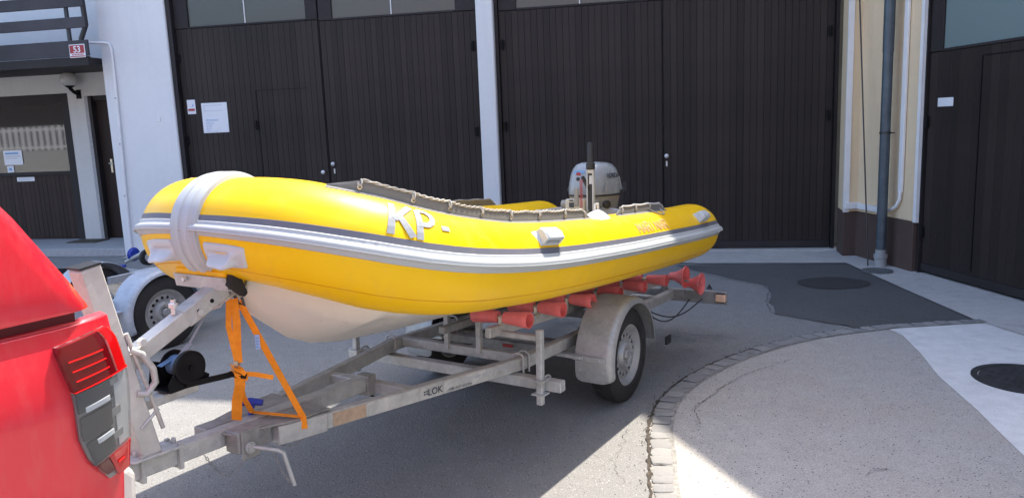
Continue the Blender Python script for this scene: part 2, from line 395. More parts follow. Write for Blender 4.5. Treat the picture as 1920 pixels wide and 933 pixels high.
# dark patch of newer asphalt beyond the sett arc, wavy edges
def wav(a, b, n, amp, seed):
    a = Vector(a); b = Vector(b); d = b - a; nn = Vector((d.y, -d.x)).normalized(); return [tuple(a + d * (i / n) + nn * amp * noise.noise(Vector((i * .45, seed, 0)))) for i in range(n)]
sheet(wav((1.9, 8.80), (3.80, 8.47), 12, .03, 1) + wav((3.80, 8.47), (3.70, 5.93), 12, .03, 2) + [(p[0], p[1] + .004) for p in arc[::-1] if p[0] > 2.75] + wav((2.72, 5.86), (2.25, 6.40), 8, .05, 3) + wav((2.25, 6.4), (2.55, 7.46), 8, .07, 4) + wav((2.55, 7.46), (1.9, 8.8), 8, .06, 5), .004, 'dark_asphalt_patch', 'asphalt_dark')
sp = []
for i in range(40):
    t = 2 * PI * i / 40; rr = 1 + .13 * noise.noise(Vector((math.cos(t) * 1.5, math.sin(t) * 1.5, 4))); sp.append((3.21 + .34 * rr * math.cos(t), 7.5 + .30 * rr * math.sin(t)))
sheet(sp, .008, 'round_tar_patch', 'asphalt_stain')
# concrete strip along the foot of the buildings
P3 = [Fp(2.35, -.3, 0), Fp(0, -.3, 0)]
sheet([tuple(Fp(9.9, -.05, 0).xy), tuple(Fp(-.02, -.05, 0).xy), tuple(Wp(-.3, -.1, 0).xy), tuple(Wp(7.5, -.1, 0).xy)] + [tuple(Wp(7.5, .62, 0).xy), tuple(Wp(3, .60, 0).xy), (3.78, 5.47), (3.70, 5.92), (3.73, 7.06), (3.78, 8.3), (3.78, 8.49), (2.19, 8.82), tuple(Fp(4.6, .22, 0).xy), tuple(Fp(9.9, .2, 0).xy)], .012, 'concrete_strip', 'concrete_old')
# the smooth and the speckled concrete inside the arc
div0 = (2.93, 5.80); div1 = (2.42, 3.30)
agg = [p for p in arc_in if p[0] < 2.9] + [div0, (2.945, 5.6), (2.84, 5.15), (2.70, 4.67), (2.595, 4.09), (2.53, 3.81), div1, (1.9, 1.2), (1.7, -1.5), (.62, -1.5)]
sheet(agg, .006, 'speckled_concrete', 'aggregate')
sheet([div0, (2.945, 5.6), (2.84, 5.15), (2.70, 4.67), (2.595, 4.09), (2.53, 3.81), div1, (1.9, 1.2), (1.7, -1.5), (4.6, -1.5), (4.35, 2.0), (4.1, 4.6), (3.76, 5.85), (3.3, 5.81)][::-1], .0075, 'smooth_concrete', 'concrete')
# row of granite setts
kb = MB(); kb.grid([[Vector((a[0] - .012, a[1], .003)), Vector((b[0] + .012, b[1] - .005, .010))] for a, b in zip(arc, arc_in)])
kerb = struct('sett_border', kb, 'joint')
sett_me = []
for q in range(7):
    bm = bmesh.new(); bmesh.ops.create_cube(bm, size=1); bmesh.ops.subdivide_edges(bm, edges=bm.edges, cuts=2)
    for v in bm.verts:
        k = Vector((noise.noise(v.co * 2.3 + Vector((q * 3.1, 0, 0))), noise.noise(v.co * 2.3 + Vector((0, q * 5.3, 9))), noise.noise(v.co * 2.1 + Vector((3, 9, q * 2)))))
        x, y, z = v.co; rr = 1 - .10 * (abs(x) > .4) * (abs(y) > .4)
        v.co = Vector((x * rr + k.x * .10, y * rr + k.y * .10, z + (k.z * .16 if z > 0 else 0)))
        if z > .4 and (abs(x) > .4 or abs(y) > .4): v.co.z -= .10
    me = bpy.data.meshes.new('sett'); bm.to_mesh(me); bm.free(); me.materials.append(M['cobble']); me.polygons.foreach_set('use_smooth', [True] * len(me.polygons)); sett_me.append(me)
L = 0; nxt = 0; idx = 0; mid = offs(arc, .055)
for i in range(len(mid) - 1):
    a = Vector(mid[i]); b = Vector(mid[i + 1]); seg = (b - a).length
    while nxt <= L + seg:
        p = a.lerp(b, (nxt - L) / seg); d = (b - a).normalized(); ln = random.uniform(.082, .118)
        o = bpy.data.objects.new('sett', sett_me[idx % 7]); COL.objects.link(o); o.parent = kerb
        o.location = (p.x + random.uniform(-.006, .006), p.y, .004 + random.uniform(-.002, .003)); o.rotation_euler = (0, 0, math.atan2(d.y, d.x) + random.uniform(-.06, .06))
        o.scale = (ln - .002, random.uniform(.096, .110), .022); nxt += ln + .004; idx += 1
    L += seg
# dirt-filled joint between asphalt and setts, cracks in the concrete
def crackline(P, w0, name, mat, z, amp=.02, seed=0, n=10):
    Q = crv(P, n); m = MB(); rows = []
    for i, p in enumerate(Q):
        a = Vector(Q[max(i - 1, 0)]); b = Vector(Q[min(i + 1, len(Q) - 1)]); t = (b - a).normalized(); nn = Vector((t.y, -t.x))
        c = Vector(p) + nn * amp * noise.noise(Vector((i * .7, seed, 1))); ww = w0 * (.4 + abs(noise.noise(Vector((i * .6, seed, 7)))) * 2.2) * min(1, (i + .3) / 4, (len(Q) - i) / 4)
        rows.append([Vector((*(c - nn * ww), z)), Vector((*(c + nn * ww), z))])
    m.grid(rows); return struct(name, m, mat)
crackline([(p[0] - .012, p[1] + .004) for p in arc_out[1:-1]], .011, 'dirt_joint', 'dirt', .006, .012, 3, 14)
crackline([(.99, 4.0), (1.02, 4.12), (1.05, 4.30), (1.17, 4.45), (1.33, 4.66), (1.53, 4.86), (1.71, 4.98), (1.95, 5.14)], .0020, 'concrete_crack', 'crack', .0125, .035, 5)
crackline([(1.62, 3.35), (1.7, 3.42), (1.8, 3.38)], .002, 'concrete_crack', 'crack', .0125, .02, 8)
crackline([(-1.9, 4.3), (-1.55, 4.33), (-1.35, 4.6), (-1.2, 4.9)], .0018, 'asphalt_crack', 'crack', .004, .05, 12)
crackline([(.50, 3.35), (.47, 3.6), (.55, 3.85), (.60, 4.05)], .0014, 'asphalt_crack', 'crack', .004, .05, 15)
crackline([(3.3, 5.5), (3.5, 5.1), (3.9, 4.9)], .0015, 'concrete_crack', 'crack', .0125, .03, 17)
crackline([(3.78, 6.9), (3.95, 6.85), (4.15, 6.9)], .002, 'concrete_crack', 'crack', .0165, .02, 19)
crackline([(1.92, 8.7), (2.2, 8.0), (2.52, 7.46), (2.35, 6.9), (2.25, 6.4), (2.5, 6.1), (2.72, 5.88)], .004, 'patch_seam', 'crack', .008, .05, 23)
# gravel and leaf crumbs in the joint
gm = MB()
for i in range(420):
    k = random.randrange(8, len(arc) - 10); p = arc[k]; c = Vector((p[0] - abs(random.gauss(0, .035)) + .01, p[1] + random.uniform(-.05, .05), .004)); r = random.uniform(.0015, .005)
    gm.add([c + Vector((r, 0, 0)), c + Vector((-r * .6, r, 0)), c + Vector((-r * .5, -r, 0)), c + Vector((0, 0, r * 1.3))], [(0, 1, 3), (1, 2, 3), (2, 0, 3), (0, 2, 1)])
for i in range(260):
    c = Vector((random.uniform(.9, 2.8), random.uniform(2.9, 5.2), .006)); r = random.uniform(.0015, .0045)
    gm.add([c + Vector((r, 0, 0)), c + Vector((-r * .6, r, 0)), c + Vector((-r * .5, -r, 0)), c + Vector((0, 0, r))], [(0, 1, 3), (1, 2, 3), (2, 0, 3), (0, 2, 1)])
g = gm.build('grit', 'dirt'); tag(g, 'dark grit and leaf crumbs lying along the curved row of stone setts', 'grit', kind='stuff')

# manhole, drain cover
t = thing('manhole_cover', (3.18, 4.55, 0), 'round black cast iron manhole cover in the pale concrete at the right', 'manhole cover')
MB().lathe((3.18, 4.55, 0), (0, 0, 1), [(.003, .30), (.015, .30), (.015, .262), (.004, .262)], 48).build('frame_ring', 'iron', t)
m = MB(); m.lathe((3.18, 4.55, 0), (0, 0, 1), [(.0035, .258), (.0125, .256), (.0125, .245), (.0105, .24)], 48)
for i in range(-6, 7):
    for j in range(-6, 7):
        if (i * i + j * j) * .0013 < .048 and (i + j) % 2 == 0: m.box(ident, (3.18 + i * .034 - .013, 4.55 + j * .034 - .007, .010), (3.18 + i * .034 + .013, 4.55 + j * .034 + .007, .0128))
m.build('lid', 'iron', t)
t = thing('bottle', (2.90, 4.33, .012), 'clear plastic piece with a bright blue top at the right edge of the manhole', 'bottle')
m = MB(); bx = Vector((3.045, 4.31, .016)); m.lathe(bx, (0, 0, 1), [(0, .03), (.11, .032), (.15, .02), (.16, .012)], 14); m.build('body', 'lens_clear', t, True)
m = MB(); m.lathe(bx, (0, 0, 1), [(.158, .02), (.185, .02)], 14); m.build('cap', 'blue', t, True)
one('drain_disc', MB().lathe((3.88, 7.95, .012), (0, 0, 1), [(0, .155), (.012, .155), (.015, .14)], 36), 'iron_grey', 'flat round grey cover on the concrete at the foot of the downpipe', 'drain cover', (3.88, 7.95, .012))

# ================================================================== GARAGE BUILDING
GB = thing('garage_building', tuple(F0), 'white garage building with tall dark plank double doors and a balcony at its left', 'building')
ZT_ = 4.25; EH = 9.75
# walls above, pilasters, back mass
m = MB(); m.box(Fp, (-1.2, 0, ZT_), (10.0, -8, EH - .1)); m.box(Fp, (10.0, -1.1, 2.92), (17, -8, EH - .1)); m.build('wall', 'white_wall', GB)
m = MB(); m.box(Fp, (8.89, 0, 0), (9.97, -1.08, ZT_ - .002)); m.build('pilaster', 'white_wall', GB, bevel=.012)
m = MB(); m.box(Fp, (4.215, .03, 0), (4.44, -.5, ZT_ - .002)); m.build('pilaster', 'white_wall', GB, bevel=.012)
m = MB(); m.box(Fp, (-.6, .62, EH), (17, -8.4, EH + .22)); m.build('roof', 'tile_red', GB)
m = MB(); m.box(Fp, (-1.2, -.6, 0), (10, -.66, ZT_)); m.build('door_backing', 'interior', GB)
m = MB(); m.box(Fp, (-.05, .03, -.02), (8.9, -.42, .025)); m.build('threshold', 'concrete_old', GB)
PLM = {}
def plank_mesh(wd, h, mat, th=.022):
    k = (round(wd, 4), round(h, 3), mat)
    if k not in PLM:
        me = bpy.data.meshes.new('plank'); g = .0012; e = .0024
        vs = []
        for z in (0, h):
            for x, y in ((g, -th), (g, -e), (g + e, 0), (wd - g - e, 0), (wd - g, -e), (wd - g, -th)): vs.append((x, y, z))
        fs = [(i, i + 1, i + 7, i + 6) for i in range(5)] + [(0, 6, 11, 5), (5, 4, 3, 2, 1, 0), (6, 7, 8, 9, 10, 11)]
        me.from_pydata(vs, [], fs); me.materials.append(M[mat]); me.update(); PLM[k] = me
    return PLM[k]
def planks(parent, f, s0, s1, z0, z1, off, pitch, mat='plank', name='plank'):
    n = max(1, round((s1 - s0) / pitch)); p = (s1 - s0) / n
    ang_v = (f(1, 0, 0) - f(0, 0, 0)); out = (f(0, 1, 0) - f(0, 0, 0)); org = wpos(parent)
    base = plank_mesh(p, z1 - z0, mat)
    for i in range(n):
        o = bpy.data.objects.new(name, base); COL.objects.link(o); o.parent = parent
        P = f(s0 + i * p, off + random.uniform(-.0015, .0015), z0)
        mt = Matrix((( ang_v.x, out.x, 0, 0), (ang_v.y, out.y, 0, 0), (0, 0, 1, 0), (0, 0, 0, 1)))
        mt.translation = P - org; o.matrix_local = mt
def leaf(s0, s1, win, f=Fp, off=-.10, par=None, zt=4.2, wz=3.19, lab=None, bottom=.13, pitch=.081, mat='plank', wicket=None, wg='glass_frost', name='garage_leaf'):
    m = MB(); m.box(f, (s0, off - .022, .03), (s1, off - .05, wz if win else zt))
    L_ = m.build(name, 'plank_dark', par)
    if lab: L_['label'] = lab
    planks(L_, f, s0 + .01, s1 - .01, bottom, wz - .012, off, pitch, mat)
    m = MB(); m.box(f, (s0 + .004, off + .006, .035), (s1 - .004, off - .02, bottom - .004)); m.build('kick_board', 'plank_dark', L_, bevel=.004)
    if win:
        a, b = win
        m = MB()
        m.box(f, (s0 + .004, off + .004, wz), (a - .0, off - .045, zt)); m.box(f, (b, off + .004, wz), (s1 - .004, off - .045, zt)); m.box(f, (a, off + .003, zt - .12), (b, off - .045, zt)); m.box(f, (a, off + .006, wz - .008), (b, off - .045, wz + .02))
        m.build('window_frame', 'plank_dark', L_, bevel=.004)
        m = MB(); m.box(f, (a, off - .018, wz + .02), (b, off - .026, zt - .12)); m.build('pane', wg, L_)
        if wg == 'glass_frost':
            m = MB(); c = (a + b) / 2 + .02; m.box(f, (c - .006, off - .008, wz + .02), (c + .006, off - .017, zt - .12)); m.build('glazing_bar', 'white_trim', L_)
            m = MB()
            for k in range(9): x = a + (b - a) * (k + .5) / 9; m.box(f, (x - .07, off - .2 - .05 * (k % 2), wz + .1), (x + .05, off - .3, 4.1))
            m.build('curtain', 'interior', L_)
    return L_
def hinge(par, f, s, off, z):
    m = MB(); P = f(s, off + .016, z); m.tube([P, P + Vector((0, 0, .13))], .011, 8); m.box(f, (s - .03, off + .012, z + .01), (s + .03, off + .004, z + .12)); m.build('hinge', 'black', par)
def knob(par, f, s, off, z, plate=True):
    o = f(0, 1, 0) - f(0, 0, 0)
    m = MB(); m.lathe(f(s, off, z), o, [(0, .012), (.03, .012), (.034, .026), (.05, .030), (.06, .022), (.064, .004)], 16); m.build('door_knob', 'steel', par, True)
    if plate: m = MB(); m.box(f, (s - .011, off + .006, z - .135), (s + .011, off, z - .065)); m.build('keyhole_plate', 'steel', par, bevel=.004)
lf = leaf(6.665, 8.82, (6.84, 8.60), par=GB, lab='garage leaf with a wicket door cut into its planks', wz=3.22)
m = MB()
for a, b, c, d in ((7.665, 7.68, .14, 2.32), (6.9, 7.68, 2.315, 2.325)): m.box(Fp, (a, -.0975, c), (b, -.1, d))
m.build('wicket_joint', 'black', lf); hinge(lf, Fp, 7.70, -.1, 1.78); knob(lf, Fp, 6.74, -.1, 1.16, False); hinge(lf, Fp, 8.80, -.1, 2.75); hinge(lf, Fp, 8.80, -.1, 1.6)
rf = leaf(4.46, 6.655, (4.74, 6.46), par=GB, wz=3.20); knob(rf, Fp, 6.585, -.1, 1.27); hinge(rf, Fp, 4.52, -.1, 2.68); hinge(rf, Fp, 4.52, -.1, 1.57)
lf2 = leaf(2.085, 4.17, (2.25, 3.93), par=GB, wz=3.165); hinge(lf2, Fp, 4.12, -.1, 2.67); hinge(lf2, Fp, 4.12, -.1, 1.62)
rf2 = leaf(.04, 2.075, (.22, 1.9), par=GB, wz=3.165); knob(rf2, Fp, 2.04, -.1, 1.235); hinge(rf2, Fp, .10, -.1, 2.6); hinge(rf2, Fp, .10, -.1, 1.6)
for a_, b_ in (((8.822, -.03, .02), (8.888, -.16, ZT_ - .003)), ((4.172, -.06, .02), (4.213, -.16, ZT_ - .003)), ((4.442, -.06, .02), (4.458, -.16, ZT_ - .003)), ((.0, -.05, .02), (.037, -.16, ZT_ - .003))):
    m = MB(); m.box(Fp, a_, b_); m.build('door_frame', 'plank_dark', GB)
# left bay under the balcony: recessed shop front
m = MB(); R0 = -1.08
m.box(Fp, (9.99, R0, .12), (10.66, R0 - .2, 2.918)); m.box(Fp, (10.66, R0, 2.44), (11.22, R0 - .2, 2.918)); m.box(Fp, (11.22, R0, .12), (11.52, R0 - .2, 2.918)); m.box(Fp, (11.52, R0, 2.50), (15.5, R0 - .2, 2.918)); m.box(Fp, (14.2, R0, .12), (15.5, R0 - .2, 2.5))
m.build('wall', 'grey_wall', GB)
m = MB(); m.box(Fp, (9.975, -.02, 2.70), (16, R0 - .01, 2.76)); 
m = MB(); m.box(Fp, (9.98, R0 + .002, .0), (16, -.02, .12)); m.box(Fp, (9.98, R0 - .19, 0), (16, R0 + .001, .119)); struct('shop_step', m, 'stone', bevel=.008)
m = MB(); m.box(Fp, (10.98, -.62, .121), (11.5, -.98, .135)); one('doormat', m, 'mat', 'dark fibre doormat on the step in front of the narrow brown door', 'doormat', tuple(Fp(11.2, -.8, .12)))
# shop door (wide, glazed) and narrow door
def shopdoor():
    m = MB(); m.box(Fp, (11.52, R0 - .06, .121), (14.2, R0 - .1, 1.2)); SD = m.build('shop_door', 'plank_dark', GB)
    planks(SD, Fp, 11.66, 14.1, .13, 1.19, R0 - .045, .085, 'wood_brown')
    m = MB(); m.box(Fp, (11.52, R0 - .01, .122), (11.66, R0 - .12, 2.5)); m.box(Fp, (11.66, R0 - .01, 2.35), (14.2, R0 - .12, 2.499)); m.box(Fp, (11.66, R0 - .02, 1.195), (14.2, R0 - .1, 1.25)); m.box(Fp, (14.06, R0 - .01, .122), (14.2, R0 - .12, 2.35)); m.build('frame', 'plank_dark', SD, bevel=.005)
    m = MB(); m.box(Fp, (11.66, R0 - .05, 1.25), (14.06, R0 - .058, 2.35)); m.build('pane', 'glass_shop', SD)
    m = MB()
    for k in range(34): x = 11.9 + k * .065; m.box(Fp, (x, R0 - .35, 1.62), (x + .045, R0 - .36, 2.0))
    m.build('fence_reflection_slats', 'sign_white', SD)  # pale slats behind the pane standing in for the mirrored fence
    m = MB(); m.box(Fp, (11.6, R0 - .5, 1.1), (14.2, R0 - .55, 1.62)); m.box(Fp, (11.6, R0 - .6, 1.1), (14.2, R0 - .62, 2.4)); m.build('display_back', 'interior', SD)
shopdoor()
m = MB(); m.box(Fp, (10.66, R0 - .1, .121), (11.1, R0 - .14, 2.36)); ND = m.build('narrow_door', 'wood_brown', GB)
m = MB(); m.box(Fp, (11.10, R0 + .0, .122), (11.16, R0 - .16, 2.44)); m.box(Fp, (10.66, R0 - .04, 2.36), (11.1, R0 - .16, 2.439)); m.build('frame', 'plank_dark', ND, bevel=.004)
m = MB(); m.box(Fp, (10.68, R0 - .085, 1.45), (10.78, R0 - .099, 2.1)); m.build('pane', 'glass_blue', ND)
m = MB(); m.box(Fp, (10.915, R0 - .085, 1.2), (10.95, R0 - .1, 1.42)); m.tube([Fp(10.93, R0 - .08, 1.35), Fp(10.93, R0 - .03, 1.35), Fp(10.85, R0 - .03, 1.345)], .009, 8); m.build('handle', 'brass', ND)
m = MB(); m.box(Fp, (11.161, R0 + .001, .122), (11.219, R0 - .15, 2.44)); m.build('reveal', 'stone', ND)
# balcony
m = MB(); m.box(Fp, (9.985, .30, 2.80), (16, R0 + .005, 2.88)); BL = m.build('balcony', 'plank_dark', GB)
def board(s0, s1, z0, z1, name='board'):
    m = MB(); m.box(Fp, (s0, .36, z0), (s1, .33, z1)); m.build(name, 'balcony', BL, bevel=.004)
board(9.87, 16, 2.885, 3.10, 'fascia_board'); board(9.87, 16, 3.265, 3.41); board(9.87, 16, 3.545, 3.70); board(9.87, 16, 3.83, 3.98)
m = MB(); m.box(Fp, (9.9, .345, 2.76), (16, .29, 2.88)); m.build('edge_beam', 'plank_dark', BL)
for s_ in (10.16, 11.9, 13.6): m = MB(); m.box(Fp, (s_, .325, 3.1), (s_ + .045, .29, 4.1)); m.build('post', 'dark_steel', BL)
m = MB(); m.tube([Fp(9.93, .31, 4.2), Fp(9.90, .31, 3.3), Fp(9.98, .33, 3.12), Fp(10.0, .3, 2.9)], .035, 10); m.build('gutter_pipe', 'black_pl', BL, True)
# items fixed to the garage front
t = thing('house_number_plate', tuple(Fp(10.04, .362, 2.95)), 'small red and white house number plate reading 53 on the balcony beam', 'house number')
m = MB(); m.box(Fp, (9.915, .368, 2.865), (10.165, .361, 3.045)); m.build('plate', 'sign_white', t, bevel=.004)
m = MB(); m.box(Fp, (9.927, .3695, 2.925), (10.153, .3682, 3.033)); m.box(Fp, (9.927, .3695, 2.876), (10.153, .3682, 2.89)); m.build('field', 'sign_red', t)
textmesh('53', .12, Fp(10.04, .3705, 2.937), -FE, Vector((0, 0, 1)), 'number', 'sign_white', t, bold=.002)
m = MB(); 
for k in range(8): m.box(Fp, (10.13 - k * .024, .3690, 2.898), (10.114 - k * .024, .3683, 2.916))
m.build('street_name', 'sign_red', t)
t = thing('wall_lamp', tuple(Fp(11.3, R0, 2.5)), 'round glass globe wall lamp on a black bracket above the shop door', 'lamp')
m = MB(); m.box(Fp, (11.26, R0 + .02, 2.40), (11.34, R0, 2.54)); m.tube([Fp(11.3, R0 + .01, 2.47), Fp(11.3, R0 + .10, 2.50), Fp(11.3, R0 + .18, 2.56)], .028, 10); m.lathe(Fp(11.3, R0 + .18, 2.56), (0, 0, 1), [(0, .03), (.03, .07), (.05, .075)], 16); m.build('bracket', 'black', t, True)
m = MB(); m.sphere(Fp(11.3, R0 + .18, 2.70), .125, 24); m.build('globe', 'globe', t, True)
def plate(name, s, z, w_, h_, label, cat, off, f=Fp, lines=(), extra=None, mat='sign_white'):
    t = thing(name, tuple(f(s, off, z)), label, cat)
    m = MB(); m.box(f, (s - w_ / 2, off + .006, z - h_ / 2), (s + w_ / 2, off + .001, z + h_ / 2)); m.build('plate', mat, t, bevel=.003)
    for (x, y, ww, hh, mt) in lines:
        m = MB(); m.box(f, (s + w_ / 2 - x * w_, off + .0075, z + h_ / 2 - y * h_), (s + w_ / 2 - (x + ww) * w_, off + .0062, z + h_ / 2 - (y + hh) * h_)); m.build('print', mt, t)
    return t
def textline(t, f, s, off, z, txt, size, mat): return textmesh(txt, size, f(s, off, z), f(-1, 0, 0) - f(0, 0, 0), Vector((0, 0, 1)), 'print', mat, t, .0003, 'LEFT')
t = plate('notice_board', 8.33, 1.975, .40, .42, 'larger white notice with blue print on the left garage door', 'notice', -.098, lines=[(.1, .08, .72, .012, 'print_grey'), (.1, .26, .72, .012, 'print_grey'), (.1, .08, .012, .19, 'print_grey')])
textline(t, Fp, 8.33 + .15, -.091, 1.93, 'PRODAJNO', .038, 'print_blue')
for k in range(7): textline(t, Fp, 8.33 + .15, -.091, 1.905 - k * .021, ['xxxxx xxxx xx', 'xxx xxxxx xxxx', 'xxxx xx xxx', 'xxxxx xxx', 'xxx xxxx xx', 'xx xxxxx', 'xxxxx xxxx xxx xxxxxx'][k].replace('x', random.choice('no')), .018, 'print_blue')
t = plate('small_notice', 8.685, 2.14, .13, .20, 'smaller white notice nearest the left edge of the left garage door', 'notice', -.098, lines=[(.1, .62, .8, .16, 'sign_red'), (.1, .82, .7, .03, 'print_grey')])
m = MB(); m.add([Fp(8.68, -.0905, 2.14), Fp(8.65, -.0905, 2.15), Fp(8.65, -.0905, 2.19), Fp(8.66, -.0905, 2.17)], [(0, 1, 2, 3)]); m.build('print', 'print_blue', t)
plate('door_plate', 12.55, 1.135, .34, .07, 'narrow white plate on the wood below the shop window', 'plate', R0 - .04, lines=[(.1, .3, .8, .12, 'print_grey'), (.1, .6, .6, .1, 'print_grey')])
t = plate('paper_notice', 12.74, 1.50, .36, .24, 'white paper with blue print taped inside the shop window', 'notice', R0 - .045, lines=[(.1, .15, .7, .12, 'print_blue'), (.1, .38, .8, .05, 'print_grey'), (.1, .52, .6, .05, 'print_grey')])
plate('window_sticker', 12.82, 1.31, .13, .11, 'tiny white sticker low in the shop window corner', 'sticker', R0 - .045, lines=[(.3, .3, .4, .4, 'print_blue')])
m = MB(); m.box(Fp, (9.13, .012, 1.955), (9.18, .001, 2.02)); one('wall_socket', m, 'white_trim', 'tiny white box on the white pilaster left of the garage door', 'box', tuple(Fp(9.15, 0, 1.98)), bevel=.003)
t = thing('conduit_pipe', tuple(Fp(9.8, 0, 0)), 'thin white pipe running down the left white pilaster', 'pipe')
m = MB(); m.tube([Fp(10.1, .20, 3.085), Fp(9.85, .06, 3.085), Fp(9.79, .035, 3.07), Fp(9.765, .03, 3.0), Fp(9.765, .03, 2.5), Fp(9.80, .03, 1.3), Fp(9.83, .03, .35), Fp(9.83, .03, .02)], .019, 10); m.build('pipe', 'white_trim', t, True)
for z_ in (2.3, 1.65, .9): m = MB(); m.lathe(Fp(9.775 + (2.4 - z_) * .03, .03, z_), (0, 0, 1), [(0, .023), (.02, .023)], 12); m.build('clip', 'pvc_grey', t)

# ================================================================== SIDE BUILDING (right)
SB = thing('side_building', tuple(W0), 'beige roughcast side building with brown plinth and dark plank door at right', 'building')
cA = Vector((4.02, 9.30, 0)); cB = Vector((3.925, 8.915, 0)); cC = Vector((4.075, 8.90, 0))
def eave(y): return max(3.4, 7.97 - .41 * (7.73 - y))
def poly_wall(P, z0, z1, name, mat, par, th=None, **kw):
    m = MB(); m.prism(ident, [(p[0], p[1]) for p in P], z0, z1); return m.build(name, mat, par, **kw)
wl = Wp(.655, 0, 0); base_poly = [tuple(cA.xy), tuple(cB.xy), tuple(cC.xy), tuple(Wp(-.35, 0, 0).xy), tuple(wl.xy), tuple(Wp(.655, -.5, 0).xy), (4.9, 9.28)]
poly_wall(base_poly, .0, .54, 'plinth', 'plinth', SB, bevel=.006)
ins = [(x + (.006 if i in (0, 1, 2, 3, 4) else 0), y) for i, (x, y) in enumerate(base_poly)]
poly_wall(ins, .541, 4.25, 'wall', 'beige', SB, bevel=.006)
# upper mass with sloping verge
rows = []
m = MB(); ys = [9.25, 7.73, 6.3, 4.5, 2.5, .5, -1.5, -4]
for y in ys:
    x = 4.119 + .12 * (8.52 - y) + .012; h = eave(y); rows.append([Vector((x, y, 4.252 if y > -9 else 0)), Vector((x, y, max(h - .15, 4.3))), Vector((x + 7, y, max(h - .15, 4.3))), Vector((x + 7, y, 4.252))])
m.grid(rows, True); m.f += [(0, 1, 2, 3), (len(rows) * 4 - 1, len(rows) * 4 - 2, len(rows) * 4 - 3, len(rows) * 4 - 4)]; m.mi += [0, 0]; m.build('wall', 'beige', SB)
m = MB(); rows = []
for y in ys:
    x = 3.40 + .12 * (7.7 - y); h = eave(y); rows.append([Vector((x, y, h)), Vector((x, y, h + .12)), Vector((x + 7.5, y, h + .12)), Vector((x + 7.5, y, h))])
m.grid(rows, True); m.f += [(0, 1, 2, 3), (len(rows) * 4 - 1, len(rows) * 4 - 2, len(rows) * 4 - 3, len(rows) * 4 - 4)]; m.mi += [0, 0]; m.build('roof', 'tile_red', SB)
m = MB(); m.box(Wp, (4.25, -.02, 0), (11, -.5, 4.25)); m.build('wall', 'beige', SB)
m = MB(); m.box(Wp, (.66, -.02, 2.95), (.665, -.3, 4.25))
# white trims
m = MB(); a = cB + Vector((-.006, -.012, 0)); 
m.hexa([Vector((a.x + dx, a.y + dy, z)) for z in (.535, 4.25) for dx, dy in ((0, -.0), (.062, -.006), (.062, .02), (.0, .02))]); m.build('corner_trim', 'white_trim', SB)
m = MB(); m.box(Wp, (.652, .006, .535), (.70, -.12, 4.25)); m.build('corner_trim', 'white_trim', SB)
for (q, lb) in (((.72, 2.40, (.90, 2.30)), None), ((2.41, 4.22, (2.5, 4.1)), None)):
    s0, s1, win = q; L_ = leaf(s0, s1, win, f=Wp, off=-.06, par=SB, zt=3.6, wz=2.25, wg='glass_blue', bottom=.12, pitch=.105, name='plank_leaf')
m = MB(); m.box(Wp, (.66, -.17, 0), (4.3, -.2, 4.25)); m.build('door_backing', 'interior', SB)  # unseen, added to stop sunlight leaking in under the door leaves
m = MB(); m.box(Wp, (.70, -.03, .0), (.718, -.12, 4.25)); m.build('door_frame', 'plank_dark', SB)
m = MB(); m.box(Wp, (.72, -.05, 3.6), (4.25, -.14, 4.25)); m.build('lintel', 'plank_dark', SB)
m = MB(); m.box(Wp, (1.45, -.052, .16), (1.456, -.0585, 2.16)); m.box(Wp, (1.45, -.052, 2.155), (2.3, -.0585, 2.161)); m.build('wicket_joint', 'black', SB)
hinge(SB, Wp, .73, -.055, 1.5); hinge(SB, Wp, .73, -.055, .38)
t = plate('door_plate', .985, 1.755, .22, .085, 'small blank white plate on the dark door of the side building', 'plate', -.058, f=Wp)
# downpipe, rod, trunking
t = thing('downpipe', tuple(Wp(.30, .12, 0)), 'blue grey metal downpipe standing in front of the beige wall', 'pipe')
m = MB(); P = Wp(.30, .12, 0); m.tube([P + Vector((0, 0, z)) for z in (.16, 2.32)], .052, 20); m.tube([P + Vector((0, 0, z)) for z in (2.3, 4.6, 7.6)], .056, 20); m.build('pipe', 'zinc', t, True)
for z_ in (1.45, 3.1): m = MB(); m.lathe(P + Vector((0, 0, z_)), (0, 0, 1), [(0, .058), (.025, .058)], 20); m.beam(P + Vector((.04, 0, z_ + .01)), P + Vector((.10, .0, z_ + .01)), .012, .012); m.build('clamp', 'dark_steel', t)
m = MB(); m.lathe(P, (0, 0, 1), [(.012, .062), (.10, .062), (.105, .07), (.15, .07), (.152, .054), (.2, .054)], 20); m.build('foot', 'pvc_grey', t, True)
t = thing('cable_trunking', tuple(Wp(.3, 0, .6)), 'white cable trunking down the beige wall, bending left above the plinth', 'trunking')
m = MB(); m.box(Wp, (.415, .030, .83), (.475, .001, 6.5)); m.build('channel', 'white_trim', t, bevel=.004)
m = MB(); m.tube([Wp(.445, .018, .85), Wp(.445, .02, .76), Wp(.40, .025, .68), Wp(.32, .03, .635), Wp(.18, .03, .615)], .019, 10); m.build('elbow', 'white_trim', t, True)
m = MB(); m.box(Wp, (-.30, .045, .58), (.20, .005, .645)); m.hexa([Vector((3.925 + dx, 8.90 + dy, z)) for z in (.575, .65) for dx, dy in ((0, -.04), (.19, -.045), (.19, -.0), (0, .0))]); m.build('channel', 'white_trim', t, bevel=.004)
m = MB(); m.tube([Vector((3.93, 8.27, .012)), Wp(-.05, .15, 1.5), Wp(-.30, .10, 3.0), Wp(-.52, .06, 4.5)], .0085, 8); one('iron_rod', m, 'dark_steel', 'thin dark rod leaning against the beige wall left of the downpipe', 'rod', (3.93, 8.27, 0), smooth=True)

